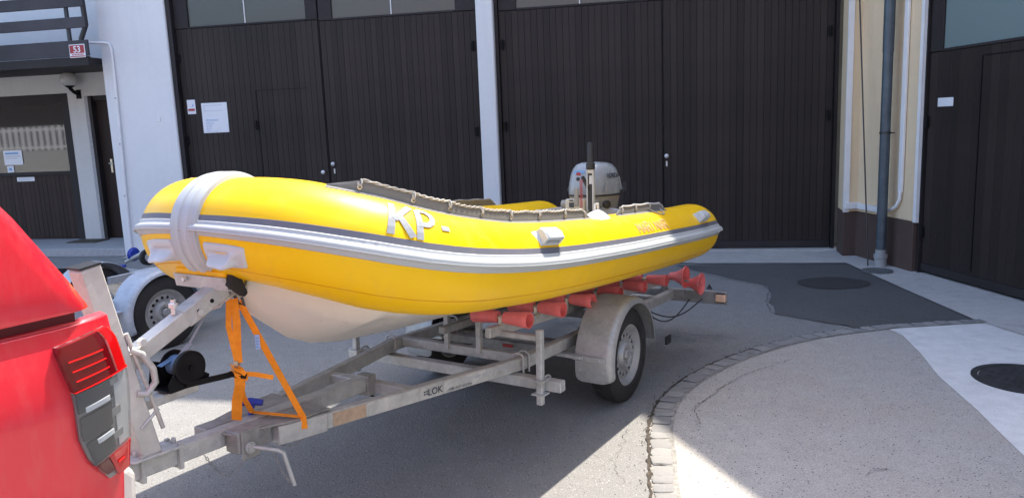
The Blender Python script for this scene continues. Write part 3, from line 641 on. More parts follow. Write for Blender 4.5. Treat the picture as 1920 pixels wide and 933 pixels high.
# ================================================================== opposite side of the yard (out of view; house added for bounce light and reflections)
NH_ = thing('added_house', (0, -14, 0), 'pale house across the yard, unseen, added to bounce sunlight and for reflections', 'house')
m = MB(); m.box(ident, (-22, -24, 0), (14, -14, 6.5)); m.build('wall', 'grey_wall', NH_)
m = MB(); m.prism(lambda x, y, z: Vector((z, x, y)), [(-13.3, 6.3), (-24.7, 6.3), (-19, 9.8)], -22.6, 14.6); m.build('roof', 'tile_red', NH_)
for k in range(7): m = MB(); m.box(ident, (-19.5 + k * 4.6, -14.02, 1.2), (-18 + k * 4.6, -13.97, 2.8)); m.build('window', 'glass_shop', NH_)
FNC = thing('slatted_fence', (-32, -6, 0), 'white slatted fence on a low wall across the yard, seen mirrored in the shop window', 'fence')
m = MB(); m.box(ident, (-46, -6.25, 0), (-22, -6.0, 1.38)); m.build('base_wall', 'concrete_old', FNC)
for z_ in (1.5, 2.4): m = MB(); m.box(ident, (-46, -6.12, z_), (-22, -6.06, z_ + .1)); m.build('fence_rail', 'white_trim', FNC)
m = MB(); m.box(ident, (-.12, 0, .0), (.12, .03, 1.22)); sl = m.build('slat', 'white_trim', None); sl.parent = FNC; sl.location = (-13.7, -.05, 1.40)
for k in range(1, 52): q = sl.copy(); COL.objects.link(q); q.parent = FNC; q.location = (-13.7 + k * .46, -.05, 1.40)
BRN = thing('timber_barn', (-36, -12, 0), 'dark timber barn across the yard, seen mirrored above the fence in the shop window', 'barn')
m = MB(); m.box(ident, (-56, -18, 0), (-23, -12, 6)); m.build('wall', 'wood_brown', BRN)
m = MB(); m.prism(lambda x, y, z: Vector((z, x, y)), [(-11.4, 5.9), (-18.6, 5.9), (-15, 9)], -56.5, -22.5); m.build('roof', 'iron_grey', BRN)

# ================================================================== BOAT
BC = dict(B=.842, R=.198, UF=-2.458, UE=1.47, AL=.8, PP=2.4)
ZTb = [(-2.5, 1.318), (-2.3, 1.276), (-2.1, 1.176), (-1.9, 1.098), (-1.6, 1.047), (-1.3, 1.014), (-1.0, 0.992), (-0.6, 0.974), (-0.2, 0.959), (0.3, 0.948), (0.8, 0.936), (1.5, 0.937)]
def interp(Tb, x):
    if x <= Tb[0][0]: return Tb[0][1]
    for (a, b), (c, d) in zip(Tb, Tb[1:]):
        if x <= c: return b + (d - b) * (x - a) / (c - a)
    return Tb[-1][1]
def zsm(u): return sum(interp(ZTb, u + d) * q for d, q in ((-.2, .15), (-.1, .2), (0, .3), (.1, .2), (.2, .15)))
HW = BC['B'] - BC['R']; UFc = BC['UF'] + BC['R']
cp = []
for i in range(61):
    t_ = i / 60 * PI / 2; cp.append((UFc + BC['AL'] * (1 - math.cos(t_) ** (2 / BC['PP'])), HW * math.sin(t_) ** (2 / BC['PP'])))
cp += [(UFc + BC['AL'] + (BC['UE'] - UFc - BC['AL']) * i / 40, HW) for i in range(1, 41)]
Ls = [0]
for a, b in zip(cp, cp[1:]): Ls.append(Ls[-1] + math.dist(a, b))
TOT = Ls[-1]; half = []; j = 0; NH = 136
for i in range(NH + 1):
    s_ = TOT * i / NH
    while j < len(Ls) - 2 and Ls[j + 1] < s_: j += 1
    f_ = (s_ - Ls[j]) / (Ls[j + 1] - Ls[j] + 1e-12); half.append((cp[j][0] + (cp[j + 1][0] - cp[j][0]) * f_, cp[j][1] + (cp[j + 1][1] - cp[j][1]) * f_))
def cpt(s):
    sg = 1 if s >= 0 else -1; q = min(abs(s), TOT) / TOT * NH; i = min(int(q), NH - 1); f_ = q - i
    u = half[i][0] + (half[i + 1][0] - half[i][0]) * f_; v = half[i][1] + (half[i + 1][1] - half[i][1]) * f_
    return Vector((u, v * sg, zsm(u)))
def bframe(s):
    e = .03; s = max(-TOT + .031, min(TOT - .031, s)); tt = (cpt(s + e) - cpt(s - e)).normalized(); out = tt.cross(Vector((0, 0, 1))).normalized()
    nn = out.cross(tt).normalized()
    c = cpt(s)
    if (s > 0 and out.y < 0 and s > .3) or (s < -.3 and out.y > 0) or (abs(s) <= .3 and out.x > 0): out = -out
    if nn.z < 0: nn = -nn
    return out, nn, tt
def brad(s):
    d = TOT - abs(s); L_ = .30; R = BC['R'] + .022 * max(0, 1 - abs(abs(s) - .6) / .7) - .008 * max(0, 1 - abs(s) / .35)
    if d < L_: x = 1 - d / L_; R *= math.sqrt(max(1 - x ** 2.4, .0002))
    return R
def tp(s, phi, off=0.):
    o, nn, tt = bframe(s); r = brad(s) + off; p = rad(phi); return cpt(s) + o * math.cos(p) * r + nn * math.sin(p) * r
def tpw(s, phi, off=0.): return TB(*tp(s, phi, off))
BT = thing('inflatable_boat', tuple(TB(0, 0, .6)), 'yellow rigid inflatable boat with cream hull resting on the trailer', 'boat')
SS = [TOT * math.sin(PI / 2 * (-1 + 2 * i / 260)) ** 1 if False else -TOT + 2 * TOT * i / 260 for i in range(261)]
SS = sorted(set(SS + [TOT - .3 * (1 - x) for x in (.55, .7, .8, .87, .92, .96, .985, 1)] + [-(TOT - .3 * (1 - x)) for x in (.55, .7, .8, .87, .92, .96, .985, 1)]))
def wrinkle(s, ph):
    return .0016 * noise.noise(Vector((s * 2.2, ph * .02, 3))) + .0025 * math.exp(-((s - .42) / .05) ** 2 - ((ph - 33) / 8) ** 2) * -1.6
m = MB(); m.grid([[tpw(s, ph, wrinkle(s, ph)) for ph in range(0, 360, 8)] for s in SS], True); m.build('tube', 'yellow', BT, 'all')
SR = [-TOT + .12 + (2 * TOT - .24) * i / 240 for i in range(241)]
def sweep(name, prof, mat, S, par=BT, smooth=True):
    kk = lambda s: 1 if name == 'seam' else (.74 + .26 * min(1, abs(s) / 1.3))
    m = MB(); m.grid([[tpw(s, (6 + (ph - 4 - 6) * kk(s)) if name != 'seam' else ph, o * (kk(s) if o > .004 else 1)) for ph, o in prof] for s in S]); 
    n = len(prof); k = len(S); m.f += [tuple(range(n)), tuple((k - 1) * n + i for i in range(n))]; m.mi += [0, 0]
    return m.build(name, mat, par, smooth)
sweep('stripe', [(28.5, -.001), (28, .0022), (20, .0022), (19, -.001)], 'stripe', SR)
sweep('rubbing_strake', [(20.3, -.002), (20, .006), (19, .010), (15.5, .010), (14.5, .0125), (13.6, .018), (12.5, .025), (10, .030), (7.5, .030), (5.5, .025), (4.6, .016), (3.6, .012), (0, .010), (-1.5, .006), (-2.2, -.002)], 'strake', SR)
sweep('strake_rib', [(7.2, .029), (7.0, .034), (6.0, .034), (5.6, .029)], 'white_pl', SR)
sweep('seam', [(-40.2, -.001), (-40.2, .0010), (-41.4, .0010), (-41.4, -.001)], 'seam', SR)
sweep('seam', [(82.6, -.001), (82.6, .001), (82, .001), (82, -.001)], 'seam', [s for s in SR if s > .2])
def cross_seam(s, a, b):
    m = MB(); m.grid([[tpw(s - .0014, ph, .0010), tpw(s + .0014, ph, .0010)] for ph in range(a, b, 4)]); m.build('seam', 'seam', BT)
for s, a, b in ((-.42, -70, -3),): cross_seam(s, a, b)
# bow band with ridges
rows = []
for ph in range(-46, 122, 4):
    rows.append([tpw(sx * .68, ph, o * .72) for sx, o in ((-.095, -.002), (-.093, .024), (-.086, .030), (-.060, .030), (-.052, .036), (-.022, .037), (-.018, .030), (-.002, .029), (.012, .030), (.016, .037), (.045, .036), (.053, .028), (.062, .020), (.072, .019), (.080, .023), (.088, .019), (.094, -.002))])
m = MB(); m.grid(rows); m.build('bow_band', 'strake', BT, True)
# bow handles: a moulded oval base and a bulging grip lip
def handle(s0, s1, p0, p1, name='carry_handle', flip=False, mat='white_pl'):
    rows = []; ns = 34; npn = 26
    for i in range(ns + 1):
        x = -1 + 2 * i / ns; row = []
        for k in range(npn + 1):
            y = -1 + 2 * k / npn
            yy = y * (1 - .10 * max(0, x) ** 2)
            e = max(0, 1 - abs(x) ** 7) * max(0, 1 - abs(y) ** 7)
            h = -.003 + .011 * min(1, e * 3)
            # grip: ridge across the lower part with a trough above it
            ax = max(0, 1 - abs((x + .12) / .72) ** 4); g1 = math.exp(-((y + .42) / .30) ** 2); g2 = math.exp(-((y - .12) / .22) ** 2)
            h += .046 * g1 * ax - .010 * g2 * ax + .022 * math.exp(-((x - .42 - .35 * y) / .16) ** 2) * math.exp(-((y - .0) / .45) ** 2)
            row.append(tpw((s0 + s1) / 2 + x * (s1 - s0) / 2, (p0 + p1) / 2 + yy * (p1 - p0) / 2, h))
        rows.append(row)
    m = MB(); m.grid(rows); return m.build(name, mat, BT, 'all')
handle(.080, .238, -36, -9); handle(-.080, -.262, -36, -9)
# fairlead-like lifting handles on the side
def side_handle(sc, w_, p0, p1):
    rows = []
    for i in range(13):
        x = -1 + 2 * i / 12; row = []
        for k in range(13):
            y = -1 + 2 * k / 12; e = max(0, 1 - abs(x) ** 6) * max(0, 1 - abs(y) ** 6); row.append(tpw(sc + x * w_ / 2 * (1 + .1 * y), (p0 + p1) / 2 + y * (p1 - p0) / 2, -.003 + .012 * min(1, e * 3)))
        rows.append(row)
    m = MB(); m.grid(rows); hb = m.build('handle_base', 'white_pl', BT, 'all')
    m = MB(); pr = [(p1 - 2, .010), (p1 - 4, .040), (p1 - 12, .052), (p0 + 5, .048), (p0 + 3, .040), (p0 + 6, .034), (p1 - 12, .036), (p1 - 9, .010)]
    rows = [[tpw(sc + x * w_ * .38, ph, o * (1 if abs(x) < .95 else .86)) for ph, o in pr] for x in (-1, -.9, -.5, 0, .5, .9, 1)]
    m.grid(rows, True); n = len(pr); m.f += [tuple(range(n)), tuple(6 * n + i for i in range(n))]; m.mi += [0, 0]; m.build('grip', 'white_pl', hb, True)
    m = MB()
    for sg in (-1, 1): m.add([tpw(sc + sg * w_ * .36 + d, ph, o) for d in (-.008, .008) for ph, o in ((p1 - 6, .008), (p1 - 8, .042), (p0 + 5, .044), (p0 + 1, .008))], [(0, 1, 2, 3), (7, 6, 5, 4), (0, 4, 5, 1), (1, 5, 6, 2), (2, 6, 7, 3), (3, 7, 4, 0)])
    m.build('grip_side', 'white_pl', hb)
side_handle(1.49, .20, 27, 51); side_handle(3.62, .17, 27, 50)
side_handle(-1.49, .20, 27, 51)
# letters laid on the tube
FONT = {'K': [[(0, 0), (0, 1)], [(.98, 1), (.12, .42)], [(.35, .56), (1, 0)]], 'P': [[(0, 0), (0, 1)], [(0, 1), (.6, 1), (.9, .88), (.95, .73), (.85, .58), (.55, .48), (0, .46)]], '-': [[(.1, .48), (.8, .48)]],
        'M': [[(0, 0), (.05, 1), (.5, .35), (.95, 1), (1, 0)]], 'A': [[(0, 0), (.5, 1), (1, 0)], [(.2, .34), (.8, .34)]], 'R': [[(0, 0), (0, 1), (.7, 1), (.9, .75), (.7, .5), (0, .5)], [(.45, .5), (.95, 0)]], 'I': [[(.5, 0), (.5, 1)]], 'N': [[(0, 0), (0, 1), (1, 0), (1, 1)]]}
def strokes(m, ch, s0, ws, p0, hp, wd, off, R=.217):
    for poly in FONT[ch]:
        off += .0005
        Q = []
        for (a, b) in zip(poly, poly[1:]):
            n = 5
            for k in range(n): Q.append((a[0] + (b[0] - a[0]) * k / n, a[1] + (b[1] - a[1]) * k / n))
        Q.append(poly[-1]); X = [(s0 + q[0] * ws, rad(p0 + q[1] * hp) * R) for q in Q]; rows = []
        for i, q in enumerate(X):
            a = X[max(i - 1, 0)]; b = X[min(i + 1, len(X) - 1)]; dx, dy = b[0] - a[0], b[1] - a[1]; l = math.hypot(dx, dy); nx, ny = -dy / l * wd / 2, dx / l * wd / 2
            rows.append([tpw(q[0] + nx, math.degrees((q[1] + ny) / R), off), tpw(q[0] - nx, math.degrees((q[1] - ny) / R), off)])
        m.grid(rows)
def word(txt, s0, adv, ws, p0, hp, wd, off, mat, name='lettering', slope=0):
    m = MB()
    for i, ch in enumerate(txt): strokes(m, ch, s0 + i * adv, ws * (.5 if ch == 'I' else 1), p0 + slope * i, hp, wd, off)
    m.build(name, mat, BT)
word('K', .600, .1, .070, 24.5, 40, .023, .0035, 'grey_letter'); word('P', .692, .1, .062, 23.5, 39, .023, .0035, 'grey_letter'); word('-', .775, .1, .045, 24, 36, .023, .0035, 'grey_letter')
word('MARINAR', 2.535, .066, .050, 28.5, 19, .0150, .002, 'letter_pale'); word('MARINAR', 2.535, .066, .050, 28.5, 19, .0062, .003, 'letter_edge')
# lacing flaps with rope, both sides
def lacing(s0, s1, eye, sgn, hgt=.050):
    S = [s0 + (s1 - s0) * i / 50 for i in range(51)]
    def hh(s): return hgt * min(1, (s - s0) / .12 + .12, (s1 - s) / .10 + .12) * (1 + .12 * noise.noise(Vector((s * 3, sgn, 0))))
    def P(s, q, side=0):
        o, nn, tt = bframe(sgn * s); base = tp(sgn * s, 80, .001); w3 = base + (nn * math.cos(rad(10)) + o * -math.sin(rad(10)) * 1.2) * hh(s) * q + o * side
        return TB(*w3)
    m = MB(); m.grid([[P(s, 0, .002), P(s, .35, .004), P(s, .7, .003), P(s, 1, .001), P(s, 1, -.002), P(s, .7, -.001), P(s, .35, 0), P(s, 0, -.002)] for s in S], True); fl = m.build('lacing_flap', 'flap', BT, True)
    m = MB(); m.grid([[tpw(sgn * s, ph, o_) for ph, o_ in ((80, .004), (77, .0025), (74.5, .0015), (74, -.001))] for s in S]); m.build('flap_hem', 'flap', fl)
    base = [P(s, 1.02 - .10 * abs(math.sin((s - eye[0]) * PI / max(.05, eye[1] - eye[0]))), .004) for s in [eye[0] + (eye[-1] - eye[0]) * i / 160 for i in range(161)]]
    for st in (0, PI):
        Q = []
        for i, b in enumerate(base):
            a = i * .9 + st; o, nn, tt = bframe(sgn * (eye[0] + (eye[-1] - eye[0]) * i / 160)); ow = D(TB, tuple(o)); nw = D(TB, tuple(nn)); Q.append(b + ow * math.cos(a) * .0034 + nw * math.sin(a) * .0034)
        MB().tube(Q, .0036, 5).build('rope_strand', 'rope', fl, True)
    for e in eye:
        m = MB(); m.tube([P(e, 1.06, -.008), P(e, 1.08, .006), P(e + .004, .8, .012), P(e + .002, .55, .011), P(e - .002, .42, .004), P(e - .006, .6, .012), P(e - .008, .85, .011)], .0038, 6); m.build('rope_loop', 'rope', fl, True)
        m = MB(); c = P(e, .42, .004); o, nn, tt = bframe(sgn * e); m.lathe(c, D(TB, tuple(o)), [(-.001, .010), (.003, .010), (.004, .006), (-.001, .005)], 12); m.build('eyelet', 'brass', fl)
lacing(.40, 2.16, [.50, .70, .90, 1.12, 1.36, 1.62, 1.88, 2.10], 1); lacing(2.50, 3.25, [2.58, 2.78, 3.0, 3.2], 1)
lacing(.40, 2.16, [.50, .70, .90, 1.12, 1.36, 1.62, 1.88, 2.10], -1); lacing(2.50, 3.25, [2.58, 2.78, 3.0, 3.2], -1)
m = MB(); m.tube([tpw(2.96, 86, .03), tpw(3.0, 70, .006), tpw(3.06, 60, .004), tpw(3.1, 62, .004), tpw(3.14, 74, .006), tpw(3.18, 84, .02)], .0035, 6); m.build('tie_cord', 'rope', BT, True)
# oar socket
m = MB(); rows = []
for i in range(13):
    x = -1 + 2 * i / 12; rows.append([tpw(2.28 + x * .125, 84 + y * 17, -.002 + .042 * max(0, 1 - (x * x + y * y) ** .75) ) for y in [-1 + 2 * k / 12 for k in range(13)]])
m.grid(rows); ro = m.build('oar_socket', 'white_pl', BT, 'all')
m = MB(); c = tpw(2.28, 86, .035); m.tube([c + D(TB, (-.022, 0, 0)), c + D(TB, (-.018, 0, .035)), c + D(TB, (.018, 0, .035)), c + D(TB, (.022, 0, 0))], .007, 8); m.build('rowlock', 'steel', ro, True)
# hull
KZ = [(-2.30, 1.04), (-2.27, .985), (-2.19, .885), (-2.13, .840), (-2.01, .752), (-1.88, .698), (-1.71, .667), (-1.42, .650), (-1.08, .648), (.95, .632)]
hu = [-2.30, -2.27, -2.23, -2.19, -2.13, -2.07, -2.01, -1.95, -1.88, -1.8, -1.71, -1.6, -1.5, -1.42, -1.25, -1.08, -.8, -.5, 0, .4, .95]
rows = []
for u in hu:
    z = interp(KZ, u); x = (u + 2.34); bw = min(.60, .60 * (1 - max(0, 1 - x / 1.25) ** 2.2)); zt = zsm(u) - .05
    sec = []
    ch = zt - (.13 + .02 * min(1, x)); chz = max(z + .02, min(ch, z + .14 + .05 * min(1, x))) if x > .5 else (z + ch) / 2 + .02
    pts = [(0, z - .004), (.010, z), (.10 * bw / .6 + .008, z + (chz - z) * .13), (bw * .45, z + (chz - z) * .46), (bw * .78, z + (chz - z) * .80), (bw * .92, chz), (bw * .99, (chz + ch) / 2 + .012), (bw, zt)]
    row = [TB(u, v, zz) for v, zz in pts] ; row = [TB(u, -v, zz) for v, zz in pts[::-1]][:-1] + row; rows.append(row)
m = MB(); m.grid(rows); n = len(rows[0]); m.f.append(tuple((len(rows) - 1) * n + i for i in range(n))); m.mi.append(0); hul = m.build('hull', 'hull', BT, 'all')
m = MB(); m.box(TB, (-1.5, -.42, .89), (.93, .42, .91)); m.build('deck', 'deck', BT)
m = MB(); m.prism(lambda x, y, z: TB(z, x, y), [(-.50, .70), (.50, .70), (.50, 1.08), (.22, 1.12), (-.22, 1.12), (-.50, 1.08)], .78, .83); m.build('transom', 'deck', BT, bevel=.006)
m = MB(); m.box(TB, (-.55, -.42, 1.00), (-.28, .42, 1.035)); m.build('thwart', 'deck', BT, bevel=.01)
# bow eye and yellow skirt under the bow
m = MB(); c = TB(-2.262, 0, .965); m.tube([c + D(TB, (0, -.02, .02)), c + D(TB, (-.05, -.015, .0)), c + D(TB, (-.05, .015, 0)), c + D(TB, (0, .02, .02))], .008, 8); m.build('bow_eye', 'steel', BT, True)

# ================================================================== OUTBOARD
OB = thing('outboard_motor', tuple(TB(.9, 0, .6)), 'silver and grey outboard motor with upright tiller on the boat transom', 'outboard motor')
MC = (.93, -.01)
def cowlrow(z, lu0, lu1, wv, n=28, ex=3.0):
    r = []
    for k in range(n):
        t_ = 2 * PI * k / n; c, s = math.cos(t_), math.sin(t_); x = math.copysign(abs(c) ** (2 / ex), c); y = math.copysign(abs(s) ** (2 / ex), s)
        lu = lu0 if x < 0 else lu1; wv_ = wv * (1 - .10 * max(0, -x)); r.append(TB(MC[0] + x * lu, MC[1] + y * wv_, z))
    return r
rows = [cowlrow(z, a, b, c) for z, a, b, c in ((1.215, .195, .265, .158), (1.24, .198, .268, .160), (1.30, .192, .262, .155), (1.36, .176, .246, .146), (1.40, .158, .226, .134), (1.43, .13, .19, .112), (1.446, .09, .14, .08), (1.452, .03, .05, .03))]
m = MB(); m.grid(rows, True); m.f.append(tuple(range((len(rows) - 1) * 28, len(rows) * 28))); m.mi.append(0); cw = m.build('cowl', 'cowl', OB, 'all')
m = MB(); m.grid([cowlrow(z, a, b, c) for z, a, b, c in ((1.203, .199, .269, .161), (1.215, .199, .269, .161))], True); m.build('cowl_seal', 'black_pl', OB)
m = MB(); m.grid([cowlrow(z, a, b, c) for z, a, b, c in ((.96, .10, .13, .08), (1.04, .14, .19, .11), (1.10, .175, .24, .142), (1.205, .192, .262, .155))], True); m.f.append(tuple(range(28))); m.mi.append(0); m.build('lower_cowl', 'cowl_d', OB, True)
textmesh('HONDA', .050, TB(MC[0] + .02, MC[1] + .157, 1.335), D(TB, (1, 0, 0)), D(TB, (0, -.1, 1)), 'lettering', 'print_dark', cw, .001, bold=.0006)
m = MB(); m.box(TB, (MC[0] + .20, .146, 1.225), (MC[0] + .25, .150, 1.30)); m.build('badge', 'print_dark', cw)
# raised cowl shoulder panel
m = MB(); 
for sg in (-1, 1): m.grid([[TB(MC[0] + x, MC[1] + sg * (y + .003), z) for x, y, z in ((-.12 + .05 * q, .1495 - .013 * q, 1.24 + .10 * q), (.23 - .03 * q, .135 - .012 * q, 1.24 + .10 * q))] for q in (0, .5, 1)])
m.build('side_panel', 'cowl', cw)
# emblem: coloured wings on the front
m = MB(); c = TB(MC[0] - .172, -.035, 1.375); X = D(TB, (0, 1, 0)); Z = D(TB, (0, 0, 1)); N_ = D(TB, (-1, 0, 0))
for (x0, z0, x1, z1, x2, z2, x3, z3, mi) in ((-.045, -.008, .0, -.012, .012, .018, -.03, .016, 0), (-.005, -.006, .045, -.004, .05, .016, .01, .02, 0), (-.02, -.018, .02, -.02, .018, .002, -.015, .004, 1)):
    m.cur = mi; m.add([c + N_ * (.006 + mi * .001) + X * a + Z * b for a, b in ((x0, z0), (x1, z1), (x2, z2), (x3, z3))], [(0, 1, 2, 3)])
m.build('emblem', ['print_blue', 'sign_red'], cw)
m = MB(); m.lathe(c + N_ * .012 + Z * -.045, N_, [(-.012, .014), (.006, .014), (.008, .006)], 12); m.build('starter_grip', 'black_pl', OB, True)
# tiller
TU, TV = .64, .12
m = MB(); m.tube([TB(TU, TV, z) for z in (1.40, 1.405, 1.445, 1.45, 1.58, 1.592)], [.022, .032, .032, .024, .022, .018], 16); m.build('tiller_grip', 'black_pl', OB, True)
m = MB(); m.box(TB, (TU - .012, TV - .028, 1.10), (TU + .018, TV - .018, 1.402)); m.box(TB, (TU - .012, TV + .018, 1.10), (TU + .018, TV + .028, 1.402)); m.box(TB, (TU - .012, TV - .018, 1.375), (TU + .018, TV + .018, 1.402)); til = m.build('tiller_arm', 'alu', OB, bevel=.003)
m = MB(); m.box(TB, (TU - .004, TV - .018, 1.12), (TU + .014, TV + .018, 1.375)); m.build('tiller_core', 'black_pl', til); m = MB(); m.box(TB, (TU - .010, TV - .006, 1.30), (TU - .003, TV + .016, 1.36)); m.build('tiller_catch', 'alu', til)
m = MB(); m.beam(TB(TU, TV - .01, 1.26), TB(TU + .02, TV - .075, 1.35), .02, .02); m.build('shift_lever', 'dark_steel', OB); m = MB(); m.tube([TB(TU + .03, TV, 1.1), TB(TU + .1, TV - .05, 1.12), TB(.80, .04, 1.1)], .02, 8); m.build('tiller_root', 'dark_steel', OB, True)
# clamp bracket and side parts
m = MB(); m.box(TB, (.745, -.12, .98), (.775, .12, 1.16)); m.box(TB, (.74, -.12, 1.12), (.86, -.085, 1.18)); m.box(TB, (.74, .085, 1.12), (.86, .12, 1.18)); m.build('clamp_bracket', 'cowl_d', OB, bevel=.006)
m = MB(); m.box(TB, (.66, -.10, 1.11), (.75, .06, 1.19)); m.build('front_housing', 'tan', OB, bevel=.012, seg=2)
m = MB(); m.box(TB, (.652, -.06, 1.13), (.659, -.025, 1.165)); m.box(TB, (.652, -.06, 1.175), (.659, -.03, 1.185)); m.build('control_panel', 'print_dark', OB)
m = MB(); m.lathe(TB(.70, -.10, 1.15), D(TB, (0, -1, 0)), [(0, .03), (.04, .03), (.045, .02)], 14); m.build('choke_knob', 'cowl_d', OB, True)
m = MB(); m.beam(TB(.655, .0, 1.14), TB(.66, -.005, 1.27), .035, .016, D(TB, (1, 0, 0))); m.build('shift_handle', 'cowl_d', OB, bevel=.006)
m = MB(); c0 = TB(.66, .10, 1.15); m.lathe(TB(.78, .16, 1.15), D(TB, (-.5, 1, 0)), [(0, .02), (.02, .03), (.035, .03), (.04, .012)], 16); m.build('clamp_screw', 'dark_steel', OB, True)
P = []
for i in range(60): q = i / 59; P.append(TB(.64 + .006 * math.cos(i * 1.3), .045 + .012 * math.sin(i * 1.3) + .03 * q * 0, 1.33 - .20 * q))
MB().tube(P, .0028, 5).build('kill_cord', 'red_cord', OB, True)
m = MB(); m.box(TB, (.86, -.05, .45), (1.02, .05, .97)); m.lathe(TB(.84, 0, .30), D(TB, (1, 0, 0)), [(0, .01), (.06, .04), (.22, .045), (.28, .02)], 16); m.box(TB, (.92, -.008, .12), (1.06, .008, .27)); m.build('leg', 'cowl', OB, bevel=.01)
m = MB()
for k in range(3):
    a = k * 2 * PI / 3; m.add([TB(1.13 + dx, rr * math.cos(a + da), .30 + rr * math.sin(a + da)) for dx, rr, da in ((0, .02, -.3), (-.02, .11, -.3), (.01, .12, .1), (.03, .10, .5), (.02, .02, .4))], [(0, 1, 2, 3, 4)])
m.build('propeller', 'dark_steel', OB)

# ================================================================== TRAILER
TR = thing('boat_trailer', tuple(O1), 'galvanised boat trailer with red rollers carrying the yellow boat', 'trailer')
def bar(name, A, B, w_, h_, mat='galv', f=T, par=TR, bev=.004, up=None):
    m = MB(); m.beam(f(*A), f(*B), w_, h_, up if up else Vector((0, 0, 1))); return m.build(name, mat, par, bevel=bev)
def rail(sg):
    P = [(-2.20, sg * .125), (-.80, sg * .445), (1.55, sg * .445)]; rows = []
    for i, (u, v) in enumerate(P):
        w2 = .025 * (1.0); o = [(-w2, .36), (w2, .36), (w2, .43), (-w2, .43)]
        rows.append([T(u + (0), v + a, z) for a, z in o])
    m = MB(); m.grid(rows, True); m.f += [(0, 1, 2, 3), (11, 10, 9, 8)]; m.mi += [0, 0]; return m.build('frame_rail', 'galv', TR, bevel=.005)
rr_ = rail(1); rl_ = rail(-1)
bar('drawbar', (-3.35, 0, .418), (-1.50, 0, .418), .062, .068)
for u, z, w0_, nm in ((-1.49, .392, .295, 'cross_beam'), (-.73, .402, .42, 'cross_beam'), (1.25, .392, .42, 'cross_beam')): bar(nm, (u, -w0_, z), (u, w0_, z), .05, .055)
bar('cross_beam', (-.86, -.74, .325), (-.86, .74, .325), .055, .058)
bar('cross_beam', (.80, -.42, .325), (.80, .42, .325), .055, .055, 'galv_dull')
# axle
m = MB(); m.beam(T(.0, -.62, .285), T(.0, .62, .285), .075, .075); ax = m.build('axle', 'galv_dull', TR, bevel=.006)
m = MB(); m.box(T, (-.12, -.56, .30), (.14, -.48, .355)); m.build('axle_bracket', 'galv_dull', TR); m = MB(); m.box(T, (-.12, .48, .30), (.14, .56, .355)); m.build('axle_bracket', 'galv_dull', TR)
bar('cross_beam', (-.28, -.42, .335), (-.28, .42, .335), .05, .05, 'galv_dull')
m = MB(); m.box(T, (-.315, .02, .325), (-.307, .09, .345)); m.build('type_plate', 'sign_red', TR)
# apex plate, clamp, pins
m = MB(); m.prism(T, [(-2.40, -.10), (-2.12, -.185), (-1.93, -.20), (-1.95, .19), (-2.14, .175), (-2.38, .075)], .437, .445); m.build('apex_plate', 'galv_dull', TR, bevel=.002)
m = MB(); m.box(T, (-2.37, .035, .365), (-2.205, .115, .452)); m.box(T, (-2.36, .115, .335), (-2.27, .123, .455)); cl = m.build('clamp_block', 'galv_dull', TR, bevel=.004)
m = MB(); m.box(T, (-2.40, -.12, .40), (-2.28, -.04, .45)); m.build('clamp_block', 'galv_dull', TR, bevel=.004)
m = MB(); m.lathe(T(-2.325, .12, .385), D(T, (0, 1, 0)), [(0, .024), (.012, .024), (.014, .018), (.02, .018)], 16); m.tube([T(-2.325, .12, .387), T(-2.27, .22, .372), T(-2.255, .235, .360), T(-2.22, .25, .215)], .0082, 10); m.build('pin_handle', 'galv', cl, True)
def chain(P, par, name='chain', r=.0016, lr=.008):
    P = [Vector(p) for p in P]; L_ = 0; m = MB(); step = lr * 1.55; acc = 0; k = 0
    Q = []
    for a, b in zip(P, P[1:]):
        n = max(1, int((b - a).length / .004))
        for i in range(n): Q.append(a.lerp(b, i / n))
    last = Q[0]; c = [Q[0]]
    for q in Q:
        if (q - last).length >= step: c.append(q); last = q
    for i in range(len(c) - 1):
        d = (c[i + 1] - c[i]).normalized(); x = d.cross(Vector((.3, .2, 1))).normalized(); 
        if i % 2: x = d.cross(x)
        m.tube([c[i] + d * lr * math.cos(t_) + x * lr * .55 * math.sin(t_) for t_ in [2 * PI * j / 8 for j in range(8)]], r, 4, closed=True)
    return m.build(name, 'galv_dull', par)
def sag(A, B, d, n=12): A = Vector(A); B = Vector(B); return [A.lerp(B, i / n) + Vector((0, 0, -d * math.sin(PI * i / n))) for i in range(n + 1)]
chain(sag(T(-2.46, .03, .375), T(-2.33, .10, .345), .08), TR); chain(sag(T(-2.25, .13, .43), T(-2.23, .25, .22), .04), TR); chain(sag(T(-2.20, .14, .36), T(-2.05, .16, .37), .035), TR)
m = MB(); kc = T(-2.19, -.03, .445); m.lathe(kc, kt_, [(0, .012), (.03, .012), (.035, .018), (.05, .016)], 10); kn = m.build('knob_stem', 'blue', TR, True)
m = MB(); m.tube([kc + kt_ * .055 - ax_n * .042 - at_ * .03, kc + kt_ * .062, kc + kt_ * .055 + ax_n * .042 + at_ * .03], [.013, .017, .013], 10); m.build('knob_grip', 'blue', kn, True)
bar('rail_sleeve', (-2.20, .128, .395), (-1.98, .180, .395), .060, .080)
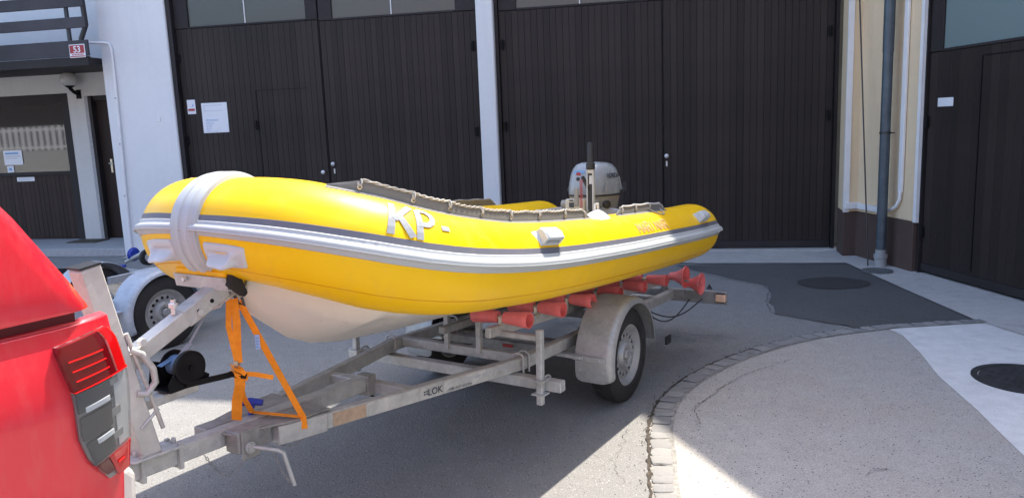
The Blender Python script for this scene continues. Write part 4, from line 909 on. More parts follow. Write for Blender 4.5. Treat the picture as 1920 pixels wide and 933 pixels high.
# stickers and lettering on the port rail
def railP(u, z, off=.0272):
    v = .125 + (u + 2.20) * (.32 / 1.40); return T(u, v + off, z)
def sticker(u0, u1, z0, z1, mat, nm='sticker'):
    m = MB(); m.add([railP(u0, z0), railP(u1, z0), railP(u1, z1), railP(u0, z1), railP(u0, z0, .020), railP(u1, z0, .020), railP(u1, z1, .020), railP(u0, z1, .020)], [(0, 1, 2, 3), (7, 6, 5, 4), (0, 4, 5, 1), (1, 5, 6, 2), (2, 6, 7, 3), (3, 7, 4, 0)]); return m.build(nm, mat, rr_)
sticker(-1.955, -1.79, .366, .424, 'sticker_tan'); sticker(-1.78, -1.50, .364, .426, 'sticker'); sticker(-1.495, -1.36, .364, .426, 'sticker'); sticker(-1.35, -.93, .364, .426, 'sticker')
RX = (railP(-1.2, .39) - railP(-1.5, .39)).normalized()
textmesh('LOK', .046, railP(-1.405, .378, .029), RX, kt_, 'lettering', 'print_dark', rr_, .0004, bold=.0006)
m = MB()
for a in range(4):
    cx, cz = (-1.468 + (a % 2) * .014, .388 + (a // 2) * .012)
    P_ = [railP(cx - .005, cz - .004, .0285), railP(cx + .005, cz - .004, .0285), railP(cx + .005, cz + .004, .0285), railP(cx - .005, cz + .004, .0285)]; m.add(P_, [(0, 1, 2, 3)])
m.build('emblem', 'print_dark', rr_)
textmesh('+386 (0)31 612 416', .019, railP(-1.25, .371, .029), RX, kt_, 'lettering', 'print_dark', rr_, .0003); 
m = MB()
for k in range(9): u = -1.33 + k * .045; m.add([railP(u, .398 + .006 * math.sin(k), .0285), railP(u + .038, .402 + .008 * math.cos(k * 2), .0285), railP(u + .036, .410, .0285), railP(u, .408, .0285)], [(0, 1, 2, 3)])
m.build('worn_print', 'print_grey', rr_)
# U-bolts
def ubolt(u, v, z0=.345, z1=.445, hw=.033, axis='v'):
    P = []
    for t_ in [PI * i / 8 for i in range(9)]:
        a = -math.cos(t_) * hw; zz = z1 - .012 + .02 * math.sin(t_); P.append((a, zz))
    P = [(-hw, z0)] + P + [(hw, z0 + .0)]
    m = MB(); m.tube([T(u, v + a, z) if axis == 'v' else T(u + a, v, z) for a, z in P], .0055, 8); m.build('u_bolt', 'galv', TR, True)
for u, v in ((-.76, .445), (-.82, .445), (-.83, -.445), (-.05, .445), (.12, .445), (-.20, -.445), (.1, -.445)): ubolt(u, v)
ubolt(-.85, .64, .28, .36, .034, 'u'); ubolt(-.85, -.64, .28, .36, .034, 'u')

m = MB(); m.box(T, (-1.56, -.035, .36), (-1.50, .045, .46)); m.build('beam_bracket', 'galv_dull', TR, bevel=.003)
m = MB(); m.tube([T(-1.5, -.02, .35), T(-1.45, .03, .31), T(-1.36, .12, .315), T(-1.32, .2, .35)], .006, 8); m.build('cable', 'black_pl', TR, True)
# support posts and roller bunks
for sg in (1, -1):
    bar('support_post', (-.92, sg * .64, .23), (-.92, sg * .64, .625), .034, .034, par=TR, up=ax_a)
    m = MB(); m.box(T, (-.955, sg * .64 - .035, .285), (-.885, sg * .64 + .035, .292)); m.build('post_clamp', 'galv', TR); m = MB(); m.box(T, (-.955, sg * .64 - .035, .358), (-.885, sg * .64 + .035, .366)); m.build('post_clamp', 'galv', TR)
    bar('support_post', (.60, sg * .43, .42), (.60, sg * .43, .575), .034, .034, par=TR, up=ax_a)
bar('support_post', (-.75, .145, .40), (-.75, .145, .62), .032, .032, up=ax_a); bar('support_post', (-.75, -.08, .40), (-.75, -.08, .66), .032, .032, up=ax_a)
for sg in (1, -1): bar('roller_bunk', (-1.02, sg * .385, .600), (1.62, sg * .385, .500), .035, .055)
for sg in (1, -1): bar('bunk_arm', (-.90, sg * .622, .575), (-.90, sg * .36, .575), .03, .03)
bar('keel_beam', (-.95, .03, .56), (.6, .03, .54), .04, .04, 'galv_dull')
def roller_mb(C, ax, r0_=.032, r1_=.044, L_=.150, n=24):
    m = MB(); m.lathe(C, ax, [(0, r0_), (L_ * .5, (r0_ + r1_) / 2), (L_, r1_), (L_ + .003, r1_ - .002), (L_ + .002, r1_ - .006), (L_ * .35, r1_ - .013), (L_ * .30, .008)], n); m.f.append(tuple(range(len(m.v) - n, len(m.v)))); m.mi.append(0); return m
# roller pairs in place: one master pair, copies share meshes
rz = [(-.90, .662), (-.53, .650), (-.15, .634), (.25, .616), (.66, .596), (1.08, .576)]
u_, z_ = rz[0]
def pair_parts(sg):
    c = T(u_, sg * .395, z_); nn = D(T, (0, 1, 0)); pv = thing  # world
    objs = []
    a = roller_mb(c + nn * .022, nn).build('roller', 'red_roller', TR, True, loc=c); b = roller_mb(c - nn * .022, -nn).build('roller', 'red_roller', TR, True, loc=c)
    m = MB(); m.lathe(c - nn * .03, nn, [(0, .012), (.06, .012)], 10); m.beam(c, c - kt_ * .06, .02, .03); s_ = m.build('roller_axle', 'brass', TR, True, loc=c)
    return [a, b, s_], c
for sg in (1, -1):
    ob, c = pair_parts(sg)
    for u, z in rz[1:]:
        d = T(u, sg * .395, z) - c
        for o in ob: q = o.copy(); COL.objects.link(q); q.parent = TR; q.location = Vector(o.location) + d
# large spoked rear rollers
def big_roller(C, ax, par):
    n = 28; ax = Vector(ax).normalized(); C = Vector(C)
    m = MB(); m.lathe(C, ax, [(-.10, .028), (-.05, .036), (.0, .062), (.03, .088), (.036, .086), (.034, .080), (.0, .054), (-.05, .024)], n); x = ax.orthogonal().normalized(); y = ax.cross(x)
    for k in range(5):
        a = 2 * PI * k / 5 + .3; d = x * math.cos(a) + y * math.sin(a); m.hexa([C + d * r + ax * h + (ax.cross(d)) * s for h in (-.04, .022) for r, s in ((.012, -.004), (.078 if h > 0 else .04, -.004), (.078 if h > 0 else .04, .004), (.012, .004))])
    m.lathe(C, ax, [(-.06, .018), (.024, .018), (.024, .008), (-.06, .008)], 12, True); return m.build('rear_roller', 'red_roller', par, True)
for sg in (1, -1):
    big_roller(T(1.47, sg * .545, .545), D(T, (0, sg, 0)), TR); big_roller(T(1.50, sg * .66, .495), D(T, (0, sg, 0)), TR)
    m = MB(); m.tube([T(1.48, sg * .36, .54), T(1.48, sg * .68, .50)], .011, 8); m.beam(T(1.48, sg * .40, .40), T(1.48, sg * .40, .55), .04, .04, ax_a); m.build('rear_roller_axle', 'galv_dull', TR)
# rear lamp board
bar('lamp_board', (1.62, -.86, .375), (1.62, .86, .375), .03, .10, 'galv_dull')
bar('rear_beam', (1.52, -.55, .405), (1.52, .55, .405), .05, .06, 'galv_dull')
for sg in (1, -1):
    m = MB(); m.box(T, (1.56, sg * .80 - .01, .345), (1.64, sg * .80 + .055, .42)); lh = m.build('rear_lamp', 'black_pl', TR, bevel=.006)
    m = MB(); m.box(T, (1.553, sg * .80 - .015, .352), (1.60, sg * .80 + .062 if sg > 0 else sg * .80 - .062, .412)); m.build('lamp_lens', 'amber', lh, bevel=.010, seg=2)
m = MB(); c = T(1.60, .70, .44); m.add([c, c + ax_n * .05, c + ax_n * .025 + Vector((0, 0, .045)), c + ax_a * .006, c + ax_n * .05 + ax_a * .006, c + ax_n * .025 + Vector((0, 0, .045)) + ax_a * .006], [(0, 1, 2), (3, 5, 4), (0, 3, 4, 1), (1, 4, 5, 2), (2, 5, 3, 0)]); m.build('triangle_reflector', 'print_dark', TR)
for A, B, d in (((1.0, .44, .34), (1.5, .6, .37), .12), ((1.1, .42, .33), (1.5, .7, .38), .09), ((.9, .45, .34), (1.1, .44, .33), .06), ((.75, .43, .40), (.95, .47, .33), .07)):
    MB().tube(sag(T(*A), T(*B), d), .005, 6).build('cable', 'black_pl', TR, True)
m = MB(); m.tube([T(.85, .40, .34), T(1.12, .40, .35)], .03, 12); m.build('cable_reel', 'dark_steel', TR, True)
m = MB(); m.box(G, (.70, .70, .16), (.78, .715, .215)); m.build('mud_reflector', 'black_pl', TR)
m = MB(); m.box(T, (.35, .4, .44), (.38, .46, .50)); m.build('cord_wrap', 'orange', TR)
# wheels and fenders
def wheel(C, n_out, R=.29, r=.182, wd=.165, par=None, nm='wheel', holes=16, dish=.03, steer=0):
    n_out = Vector(n_out).normalized(); C = Vector(C)
    w_ = thing_part = bpy.data.objects.new(nm, None)
    m = MB(); h = wd / 2
    prof = [(-h * .75, r), (-h, r + .012), (-h * 1.02, (R + r) / 2), (-h * .92, R - .022), (-h * .78, R - .006), (-h * .4, R), (h * .4, R), (h * .78, R - .006), (h * .92, R - .022), (h * 1.03, (R + r) / 2), (h, r + .012), (h * .75, r)]
    m.lathe(C, n_out, prof, 64); m.f = m.f[:-2]; m.mi = m.mi[:-2]; ty = m.build('tyre', 'tyre', par, True)
    # tread blocks
    x = n_out.orthogonal().normalized(); y = n_out.cross(x); m = MB()
    for k in range(56):
        a = 2 * PI * k / 56; a2 = a + .075
        for j, (b0, b1) in enumerate(((-.74, -.42), (-.36, -.05), (.05, .36), (.42, .74))):
            aa = a + (.03 if j % 2 else 0); P_ = []
            for rr in (R - .003, R + .0035):
                for an, b in ((aa, b0), (aa, b1), (aa + .085, b1), (aa + .085, b0)): P_.append(C + n_out * h * b + (x * math.cos(an) + y * math.sin(an)) * (rr - (.006 if abs(b) > .7 else 0)))
            m.hexa(P_)
    m.build('tread', 'tyre', ty)
    m = MB(); R2 = r
    m.lathe(C, n_out, [(-h * .8, R2 - .01), (-h * .8, R2 + .004), (-h * .6, R2 - .014), (h * .3, R2 - .02), (h * .60, R2 - .012), (h * .78, R2 + .004), (h * .86, R2 + .006), (h * .86, R2 - .004), (h * .70, R2 - .018), (h * .54, R2 - .030), (h * .46, R2 - .036)], 48); m.f = m.f[:-2]; m.mi = m.mi[:-2]
    rm = m.build('rim', 'rim', ty, True)
    # disc with real holes
    m = MB(); Rd = R2 - .036; Hr = .0135; ring_r = Rd - .026
    nh = holes; seg = 4; vs = []
    def disc_h(q): # axial height over radius fraction
        return h * .46 - .018 * math.exp(-((q - ring_r) / .02) ** 2) * -.6 + (.022 if q < .09 else 0) * (1 - max(0, (q - .075) / .015) if q > .075 else 1)
    for k in range(nh):
        a0 = 2 * PI * k / nh; a1 = 2 * PI * (k + 1) / nh; am = (a0 + a1) / 2
        outer = []; inner = []
        nb = 12
        cxp = (ring_r * math.cos(am), ring_r * math.sin(am))
        # square border in polar, hole ellipse inside
        bord = [(a0 + (a1 - a0) * i / 3, Rd + .001) for i in range(3)] + [(a1, Rd + .001 - (Rd - (ring_r - .03)) * i / 3) for i in range(3)] + [(a1 - (a1 - a0) * i / 3, ring_r - .03) for i in range(3)] + [(a0, ring_r - .03 + (Rd - (ring_r - .03)) * i / 3) for i in range(3)]
        for (aa, rr) in bord: outer.append((rr * math.cos(aa), rr * math.sin(aa)))
        for (ox, oy) in outer:
            dx, dy = ox - cxp[0], oy - cxp[1]; l = math.hypot(dx, dy); inner.append((cxp[0] + dx / l * Hr, cxp[1] + dy / l * Hr))
        def W3(px, py, e=0): q = math.hypot(px, py); return C + x * px + y * py + n_out * (disc_h(q) + e)
        V_ = [W3(*p) for p in outer] + [W3(*p) for p in inner] + [W3(*p, -.004) for p in inner]
        fs = [(i, (i + 1) % nb, nb + (i + 1) % nb, nb + i) for i in range(nb)] + [(nb + i, nb + (i + 1) % nb, 2 * nb + (i + 1) % nb, 2 * nb + i) for i in range(nb)]
        m.add(V_, fs)
    q0 = ring_r - .03
    m.lathe(C, n_out, [(disc_h(q0) , q0), (disc_h(.085) + .004, .088), (disc_h(.07) + .006, .075), (disc_h(.05) + .004, .055), (h * .46 + .014, .045), (h * .46 + .012, .034)], 48); m.f = [f for f in m.f if len(f) <= 4 or f[0] < 0]
    m.mi = m.mi[:len(m.f)]; m.build('disc', 'rim', rm, True)
    m = MB(); m.lathe(C, n_out, [(-.02, .1), (h * .05, .14), (h * .05, .02)], 24); m.build('brake_drum', 'iron', rm)
    m = MB(); m.lathe(C, n_out, [(h * .4, .034), (h * .46 + .024, .032), (h * .46 + .030, .026), (h * .46 + .031, .003)], 20)
    for k in range(4): a = PI / 4 + k * PI / 2; m.lathe(C + (x * math.cos(a) + y * math.sin(a)) * .05, n_out, [(h * .4, .010), (h * .46 + .026, .009), (h * .46 + .028, .003)], 6)
    m.build('hub', 'rim', rm, True)
    return ty
def fender(f, C_u, C_z, v0, v1, R, par, mat, a0, a1, front_drop, bracket=True, seg=28):
    front_drop -= .02
    # v0 inner, v1 outer
    sg = 1 if v1 > v0 else -1; w_ = abs(v1 - v0)
    rows = []; Pa = []
    for i in range(seg + 1): a = rad(a0 + (a1 - a0) * i / seg); Pa.append((C_u + math.cos(a) * R, C_z + math.sin(a) * R, math.cos(a), math.sin(a)))
    # extend front flat
    d = front_drop; e = Pa[-1]; tx, tz = -math.sin(rad(a1)), math.cos(rad(a1)); Pa += [(e[0] + tx * d * k / 4, e[1] + tz * d * k / 4, e[2], e[3]) for k in (1, 2, 3, 4)]
    prof = [(0, -.0), (.004, .004), (w_ - .045, .004), (w_ - .02, -.003), (w_ - .004, -.018), (w_, -.038), (w_ - .004, -.038), (w_ - .010, -.018), (w_ - .024, -.006), (w_ - .045, .0), (.006, .0)]
    d_ = d
    for e_ in (.012, .022, .029, .033): q_ = Pa[-1]; Pa.append((Pa[-1][0] + tx * .010, Pa[-1][1] + tz * .010, q_[2], q_[3]))
    nP = len(Pa)
    for ip, (pu, pz, cu, cz) in enumerate(Pa):
        k_ = ip - (nP - 5); ins = .036 * (1 - math.sqrt(max(0, 1 - (k_ / 4.0) ** 2))) if k_ > 0 else 0
        rows.append([f(pu + cu * o, v0 + sg * (ins + b * (w_ - 2 * ins) / w_), pz + cz * o) for b, o in prof])
    m = MB(); m.grid(rows, True); n = len(prof); m.f += [tuple(range(n)), tuple((len(rows) - 1) * n + i for i in range(n))]; m.mi += [0, 0]; fo = m.build('fender', mat, par, True)
    return fo
for sg in (1, -1):
    wheel(G(0, sg * .665, .29), D(G, (0, sg, 0)), .29, .182, .155, TR)
    fender(G, .015, .30, sg * .535, sg * .775, .345, TR, 'fender', 0, 185, .05)
    m = MB(); m.beam(G(-.34, sg * .42, .355), G(-.34, sg * .60, .350), .035, .022); m.beam(G(-.345, sg * .53, .348), G(-.345, sg * .735, .345), .008, .030); m.build('fender_bracket', 'galv', TR, bevel=.003)
    m = MB()
    for q in (.575, .70): m.lathe(G(-.35, sg * q, .347), -ax_a, [(0, .010), (.008, .010), (.010, .006)], 6)
    for q in (.57, .72): m.lathe(G(-.334, sg * q, .272), -ax_a, [(0, .007), (.006, .006)], 6)
    m.build('bolt', 'galv', TR)
# winch post, cradle, winch
WP_ = MB(); WP_.beam(T(-2.675, 0, .455), T(-2.845, 0, 1.165), .075, .075, ax_n); wp = WP_.build('winch_post', 'alu', TR, bevel=.005)
m = MB(); m.beam(T(-2.845, 0, 1.166), T(-2.846, 0, 1.172), .078, .078, ax_n); m.build('post_cap', 'dark_steel', wp)
m = MB(); m.box(T, (-2.76, -.055, .452), (-2.56, .055, .462)); m.build('base_plate', 'galv', wp, bevel=.003)
for u in (-2.72, -2.57):
    m = MB(); m.box(T, (u - .008, .032, .37), (u + .008, .047, .47)); m.box(T, (u - .008, -.047, .37), (u + .008, -.032, .47)); m.lathe(T(u, .0, .462), kt_, [(0, .011), (.012, .011), (.02, .006)], 6); m.tube([T(u, -.045, .375), T(u, .045, .375)], .007, 6); m.build('post_bolt', 'galv', wp)
ar = bar('winch_arm', (-2.755, 0, .795), (-2.345, 0, 1.000), .062, .062, 'alu'); bar('cradle_sleeve', (-2.50, 0, .922), (-2.318, 0, 1.013), .070, .070, 'galv')
m = MB(); 
for u, z in ((-2.46, .965), (-2.40, .995)): m.lathe(T(u + .01, .036, z - .02), ax_n, [(0, .008), (.003, .008)], 10)
m.build('pin_hole', 'black', ar)
m = MB(); m.lathe(T(-2.53, 0, .945), kt_, [(0, .010), (.025, .010), (.026, .018), (.040, .018), (.045, .010), (.055, .010)], 10); m.lathe(T(-2.445, .036, .94), ax_n, [(0, .014), (.006, .013)], 6); m.lathe(T(-2.69, .036, .88), ax_n, [(0, .016), (.02, .014)], 6); m.lathe(T(-2.74, .0, .88), kt_, [(0, .012), (.03, .012)], 6); m.build('bolt', 'steel', ar, True)
m = MB(); m.tube([T(-2.73, .04, .86), T(-2.70, .055, .84), T(-2.665, .06, .78), T(-2.66, .06, .73), T(-2.69, .05, .69), T(-2.72, .04, .70)], .012, 10); m.tube([T(-2.74, .035, .92), T(-2.69, .045, .74), T(-2.66, .045, .64), T(-2.635, .045, .55)], .008, 8); m.build('strut_hoop', 'galv', wp, True)
m = MB(); m.tube([T(-2.715, .04, .57), T(-2.645, .042, .625)], .006, 6); m.build('strut_hoop', 'galv', wp, True)
# cradle channel across the bow
m = MB(); m.prism(lambda x, y, z: T(x, z, y), [(-2.375, 1.015), (-2.285, 1.000), (-2.272, 1.050), (-2.279, 1.052), (-2.291, 1.010), (-2.370, 1.024), (-2.378, 1.068), (-2.386, 1.067)], -.205, .115); cr = m.build('cradle_channel', 'galv', TR, bevel=.002)
m = MB(); m.prism(lambda x, y, z: T(x, z, y), [(-2.37, 1.026), (-2.292, 1.013), (-2.275, 1.075), (-2.31, 1.082), (-2.38, 1.092)], -.20, .105); m.build('cradle_pad', 'yellow', cr, bevel=.006)
m = MB(); m.prism(lambda x, y, z: T(x, z, y), [(-2.385, 1.04), (-2.36, 1.105), (-2.345, 1.108), (-2.30, 1.0), (-2.318, .985)], .106, .142); m.build('end_stop', 'rubber', cr, bevel=.010, seg=2)
m = MB(); m.lathe(T(-2.31, .118, 1.02), ax_n, [(0, .010), (.012, .010)], 6); m.lathe(T(-2.39, -.12, 1.05), -ax_a, [(0, .010), (.012, .009)], 6); m.build('bolt', 'steel', cr)
# winch
bar('winch_bracket', (-2.68, 0, .640), (-2.46, 0, .655), .05, .035, 'galv')
m = MB(); m.prism(lambda x, y, z: T(x, z, y), [(-2.60, .665), (-2.44, .675), (-2.43, .70), (-2.50, .745), (-2.575, .74), (-2.605, .70)], .045, .051); m.prism(lambda x, y, z: T(x, z, y), [(-2.62, .665), (-2.46, .675), (-2.50, .745), (-2.60, .775)], -.06, -.054); m.box(T, (-2.61, -.058, .668), (-2.45, .049, .675)); wi = m.build('winch_frame', 'black', TR, bevel=.002)
m = MB(); wc = T(-2.515, 0, .745)
m.lathe(wc, ax_n, [(-.052, .006), (-.052, .055), (-.048, .057), (-.044, .055), (-.044, .028), (.036, .028), (.036, .062), (.040, .064), (.058, .064), (.061, .060), (.062, .05), (.060, .045), (.060, .01), (.068, .009), (.070, .004)], 36); m.build('winch_drum', 'black', wi, True)
m = MB(); m.lathe(wc, ax_n, [(-.043, .029), (-.043, .038), (.034, .038), (.034, .029)], 28); m.build('strap_roll', 'blue_web', wi, True)
m = MB(); m.ribbon([wc + kt_ * .038, T(-2.47, -.005, .82)], ax_n, .030); m.ribbon([T(-2.47, -.005, .82), T(-2.42, 0, .89), T(-2.385, 0, .935)], ax_n, .013); m.build('winch_strap', 'grey_web', wi)
m = MB(); m.tube([T(-2.385, -.005, .935), T(-2.36, -.02, .955), T(-2.33, -.012, .99)], .006, 6); m.tube([T(-2.385, .005, .935), T(-2.345, .02, .945), T(-2.30, .012, .985)], .006, 6); m.build('snap_hook', 'steel', wi, True)
m = MB(); m.ribbon([wc + ax_n * -.03 + kt_ * .035 - at_ * .0, wc - ax_n * .03 - at_ * .07 + kt_ * .01], ax_n, .03); m.build('strap_tail', 'blue_web', wi)
hA = T(-2.485, .055, .700); m = MB(); m.beam(T(-2.54, .056, .685), T(-2.36, .075, .680), .012, .022); m.tube([T(-2.36, .07, .680), T(-2.35, .075, .681), T(-2.33, .135, .678)], .013, 12); wh = m.build('winch_handle', 'black', wi, bevel=.003)
# ratchet straps (rest on trailer and boat: things)
st1 = thing('ratchet_strap', tuple(T(-2.31, 0, .45)), 'orange ratchet strap hanging straight down from the bow to the drawbar', 'strap', 'orange straps')
vw = (D(T, (.6, .8, 0))).normalized()
top = T(-2.285, .03, .965); bk = T(-2.335, .10, .705)
m = MB(); m.ribbon([top, top.lerp(bk, .35) + vw * .004, top.lerp(bk, .7), bk + kt_ * .02], [vw, (vw + ax_k * .0 + ax_a * .15), vw, vw], .030, .003); m.ribbon([top - vw * .02, top.lerp(bk, .4) - vw * .028, bk + kt_ * .03 - vw * .006], [(vw + at_ * .6)] * 3, .022, .003); m.build('webbing', 'orange', st1)
m = MB(); m.ribbon([bk - kt_ * .02, bk - kt_ * .07 + vw * .0, T(-2.315, .05, .56), T(-2.30, .02, .47)], [vw, (vw + at_ * .4), vw, vw], .040, .003); m.ribbon([bk - kt_ * .03, T(-2.27, .03, .56), T(-2.21, .0, .475)], [vw + at_ * .5] * 3, .022, .003); m.build('webbing', 'orange', st1)
m = MB()
for k in range(7):
    a = k * 1.7; c = bk + Vector((math.cos(a) * .012, math.sin(a * 1.7) * .012, -.012 + .006 * k - .02)); m.ribbon([c - ax_n * .028 + kt_ * .008, c + fw * -.012 + kt_ * (.006 * math.sin(a)), c + ax_n * .028 - kt_ * .010], [(kt_ + ax_a * math.sin(a) * .6)] * 3, .018, .003)
m.build('wrapped_webbing', 'orange', st1)
m = MB(); m.ribbon([bk + ax_n * .02 - kt_ * .02, bk + ax_n * .06 + at_ * .03 - kt_ * .025, bk + ax_n * .10 + at_ * .08 - kt_ * .045], [kt_] * 3, .018, .003); m.build('loose_end', 'orange', st1)
m = MB(); m.beam(bk + kt_ * .005 - ax_n * .01, bk + kt_ * .03 - ax_n * .01, .034, .014, vw); m.build('buckle', 'brass', st1)
m = MB(); q = top.lerp(bk, .62) - vw * .022; m.ribbon([q, q - kt_ * .03 - vw * .004], vw, .014, .0015); m.build('label_tag', 'blue_tag', st1)
st2 = thing('ratchet_strap', tuple(T(-2.142, .16, .43)), 'orange strap slanting from the bow down to the near trailer rail', 'strap', 'orange straps')
A_ = T(-2.27, .04, .955); B_ = T(-2.10, .185, .447)
m = MB(); m.ribbon([A_, A_.lerp(B_, .3), A_.lerp(B_, .7), B_, T(-2.10, .19, .40)], [vw, vw + kt_ * .2, vw, vw, vw], .026, .003); m.ribbon([B_ + kt_ * .003, T(-2.16, .08, .462), T(-2.20, -.02, .468)], [at_] * 3, .022, .003); m.build('webbing', 'orange', st2)
m = MB(); q = A_.lerp(B_, .28) - fw * .006; m.ribbon([q, q - kt_ * .06 + vw * .002], vw, .018, .0015); m.build('label_tag', 'blue_tag', st2)
m = MB(); 
for k in range(4): qq = q - kt_ * (.012 + k * .012) - fw * .0022; m.ribbon([qq, qq - kt_ * .005], vw, .012, .0006)
m.build('tag_print', 'print_blue', st2)
m = MB(); m.tube([A_ + kt_ * .02 - vw * .015, A_ - kt_ * .01 + vw * .0, A_ - kt_ * .02 + vw * .02, A_ + kt_ * .015 + vw * .012], .006, 6); m.build('hook', 'dark_steel', st2, True)

# ================================================================== RED PICKUP (rear corner in view)
CR = thing('red_pickup', tuple(G(-5.9, -.05, 0)), 'dusty red pickup truck with hard top, its rear left corner in view', 'pickup truck')
def C_(u, v, z): return G(u + .045 * (z - .285), v, z + .152)
UR = -3.268
def side_v(u, z):
    base = .925 if z < 1.16 else .90
    base = interp([(.35, .86), (.60, .90), (.80, .922), (.93, .932), (1.0, .940), (1.04, .938), (1.10, .925), (1.16, .905)], z)
    d = u - (UR - .16)
    if d > 0: base -= .035 * (d / .16) ** 2.6
    return base
LT = [(0, (-3.414, 1.130), (-3.305, 1.146)), (.06, (-3.416, 1.118), (-3.288, 1.125)), (.33, (-3.399, 1.036), (-3.276, 1.052)), (.62, (-3.388, .925), (-3.272, .95)), (.78, (-3.365, .862), (-3.272, .888)), (1, (-3.318, .806), (-3.280, .815))]
def lamp_pt(t_, q, off=0.0):
    for (a, l0, r0_), (b, l1, r1_) in zip(LT, LT[1:]):
        if t_ <= b + 1e-9:
            f_ = (t_ - a) / (b - a); L_ = (l0[0] + (l1[0] - l0[0]) * f_, l0[1] + (l1[1] - l0[1]) * f_); R_ = (r0_[0] + (r1_[0] - r0_[0]) * f_, r0_[1] + (r1_[1] - r0_[1]) * f_)
            u = L_[0] + (R_[0] - L_[0]) * q; z = L_[1] + (R_[1] - L_[1]) * q; return C_(u + .012 * q, side_v(u, z) + off + .004, z)
us = [UR - .0 - x for x in (0, .004, .01, .02, .03, .04, .05, .06, .07, .08, .09, .10, .11, .12, .13, .145, .16, .2, .3, .5, .8)]
zs = [.36, .50, .60, .65, .70, .75, .80, .84, .88, .93, .965, 1.0, 1.02, 1.04, 1.07, 1.10, 1.13, 1.16, 1.162]
for sg in (1, -1):
    m = MB(); rows = [[C_(u, sg * side_v(u, z), z) for z in zs] + [C_(u, sg * (side_v(u, 1.16) - .03), 1.168)] for u in us]; m.grid(rows); m.build('bed_side', 'paint_red', CR, 'all')
# front part of the body side with wheel arch
for sg in (1, -1):
    m = MB(); pts = [(-4.068, .36), (-4.068, 1.165), (-6.9, 1.165), (-8.3, 1.05), (-8.5, .9), (-8.5, .30), (-8.16, .26)] + [(-7.72 + .43 * math.cos(rad(a)), .25 + .43 * math.sin(rad(a))) for a in range(175, 0, -12)] + [(-7.25, .26), (-5.03, .26)] + [(-4.56 + .43 * math.cos(rad(a)), .25 + .43 * math.sin(rad(a))) for a in range(175, 10, -12)]
    m.prism(lambda x, y, z: C_(x, z, y), pts, sg * .80, sg * .925); m.build('body_side', 'paint_red', CR, bevel=.02, seg=2)
m = MB(); m.box(C_, (UR - .02, -.84, .52), (UR - .06, .84, 1.15)); m.build('tailgate', 'paint_red', CR, bevel=.01)
m = MB(); m.box(C_, (-3.34, -.86, .55), (-8.3, .86, .62)); m.box(C_, (-6.9, -.80, .6), (-8.4, .80, 1.12)); m.build('floor_and_hood', 'paint_red', CR, bevel=.03)
m = MB(); m.box(C_, (-3.345, -.88, 1.10), (-5.2, .88, 1.188)); m.build('bed_gap', 'paint_dark', CR)
# hard top: slanting rear edge
top_p = [(-3.325, 1.193), (-3.345, 1.225), (-3.425, 1.318), (-3.50, 1.415), (-3.62, 1.56), (-3.74, 1.70), (-3.84, 1.77), (-5.2, 1.80), (-6.1, 1.78), (-6.9, 1.193)]
rows = []
def inset(z): return .905 - .30 * ((z - 1.19) / .6) ** 1.6 * .6 if z > 1.19 else .905
m = MB()
for (u, z) in top_p: rows.append([C_(u, sgv * inset(z), z) for sgv in (1, -1)])
mids = []
for sg in (1, -1):
    base = [C_(u, sg * .905, 1.193) for u in (-3.325, -3.6, -4.2, -5.2, -6.1, -6.9)]
# side panels as grid: for each level z, from rear edge u_r(z) to front edge u_f(z)
def rear_u(z): return interp([(1.193, -3.318), (1.225, -3.334), (1.318, -3.395), (1.43, -3.465), (1.56, -3.565), (1.70, -3.70), (1.78, -3.83)], z)
def front_u(z): return interp([(1.193, -6.9), (1.78, -6.1)], z)
zz = [1.193, 1.20, 1.26, 1.32, 1.40, 1.50, 1.60, 1.70, 1.75, 1.78]
ins_ = [.915, .918, .916, .912, .904, .890, .868, .835, .80, .72]
def hardtop(sg):
    m = MB(); rows = []
    for z, v in zip(zz, ins_):
        a, b = rear_u(z), front_u(z); rows.append([C_(a - x, sg * (v - .03 * (1 - min(1, x / .05)) ** 2), z) for x in (0, .012, .03, .06, .2, .6)] + [C_(b, sg * v, z)])
    m.grid(rows); return m
m = hardtop(1); k = hardtop(-1); m.add(k.v, k.f)
m.grid([[C_(rear_u(1.78) - x, v, 1.78 + .04 * (1 - (v / .7) ** 2)) for v in (-.7, -.4, 0, .4, .7)] for x in (0, 1.0, 2.24)])
m.build('hard_top', 'paint_red', CR, 'all')
m = MB(); rows = [[C_(rear_u(z) , v * (iv - .03), z) for v in (-1, -.5, 0, .5, 1)] for z, iv in zip(zz, ins_)]; m.grid(rows); m.build('rear_window', 'glass_shop', CR, True)
for sg in (1, -1):
    m = MB(); m.add([C_(u, sg * v, z) for u, v, z in ((-5.1, .882, 1.40), (-6.45, .882, 1.40), (-6.15, .80, 1.70), (-5.1, .80, 1.70))], [(0, 1, 2, 3)]); m.build('side_window', 'glass_shop', CR)
m = MB(); m.add([C_(u, v, z) for u, v, z in ((-6.88, -.82, 1.22), (-6.88, .82, 1.22), (-6.13, .70, 1.77), (-6.13, -.70, 1.77))], [(0, 1, 2, 3)]); m.build('windscreen', 'glass_shop', CR)
m = MB(); m.prism(lambda x, y, z: C_(x, z, y), [(UR + .075, .55), (UR + .085, .74), (UR + .06, .768), (UR - .03, .765), (UR - .03, .5), (UR + .05, .5)], -.85, .80); m.build('bumper', 'chrome', CR, bevel=.025, seg=3)
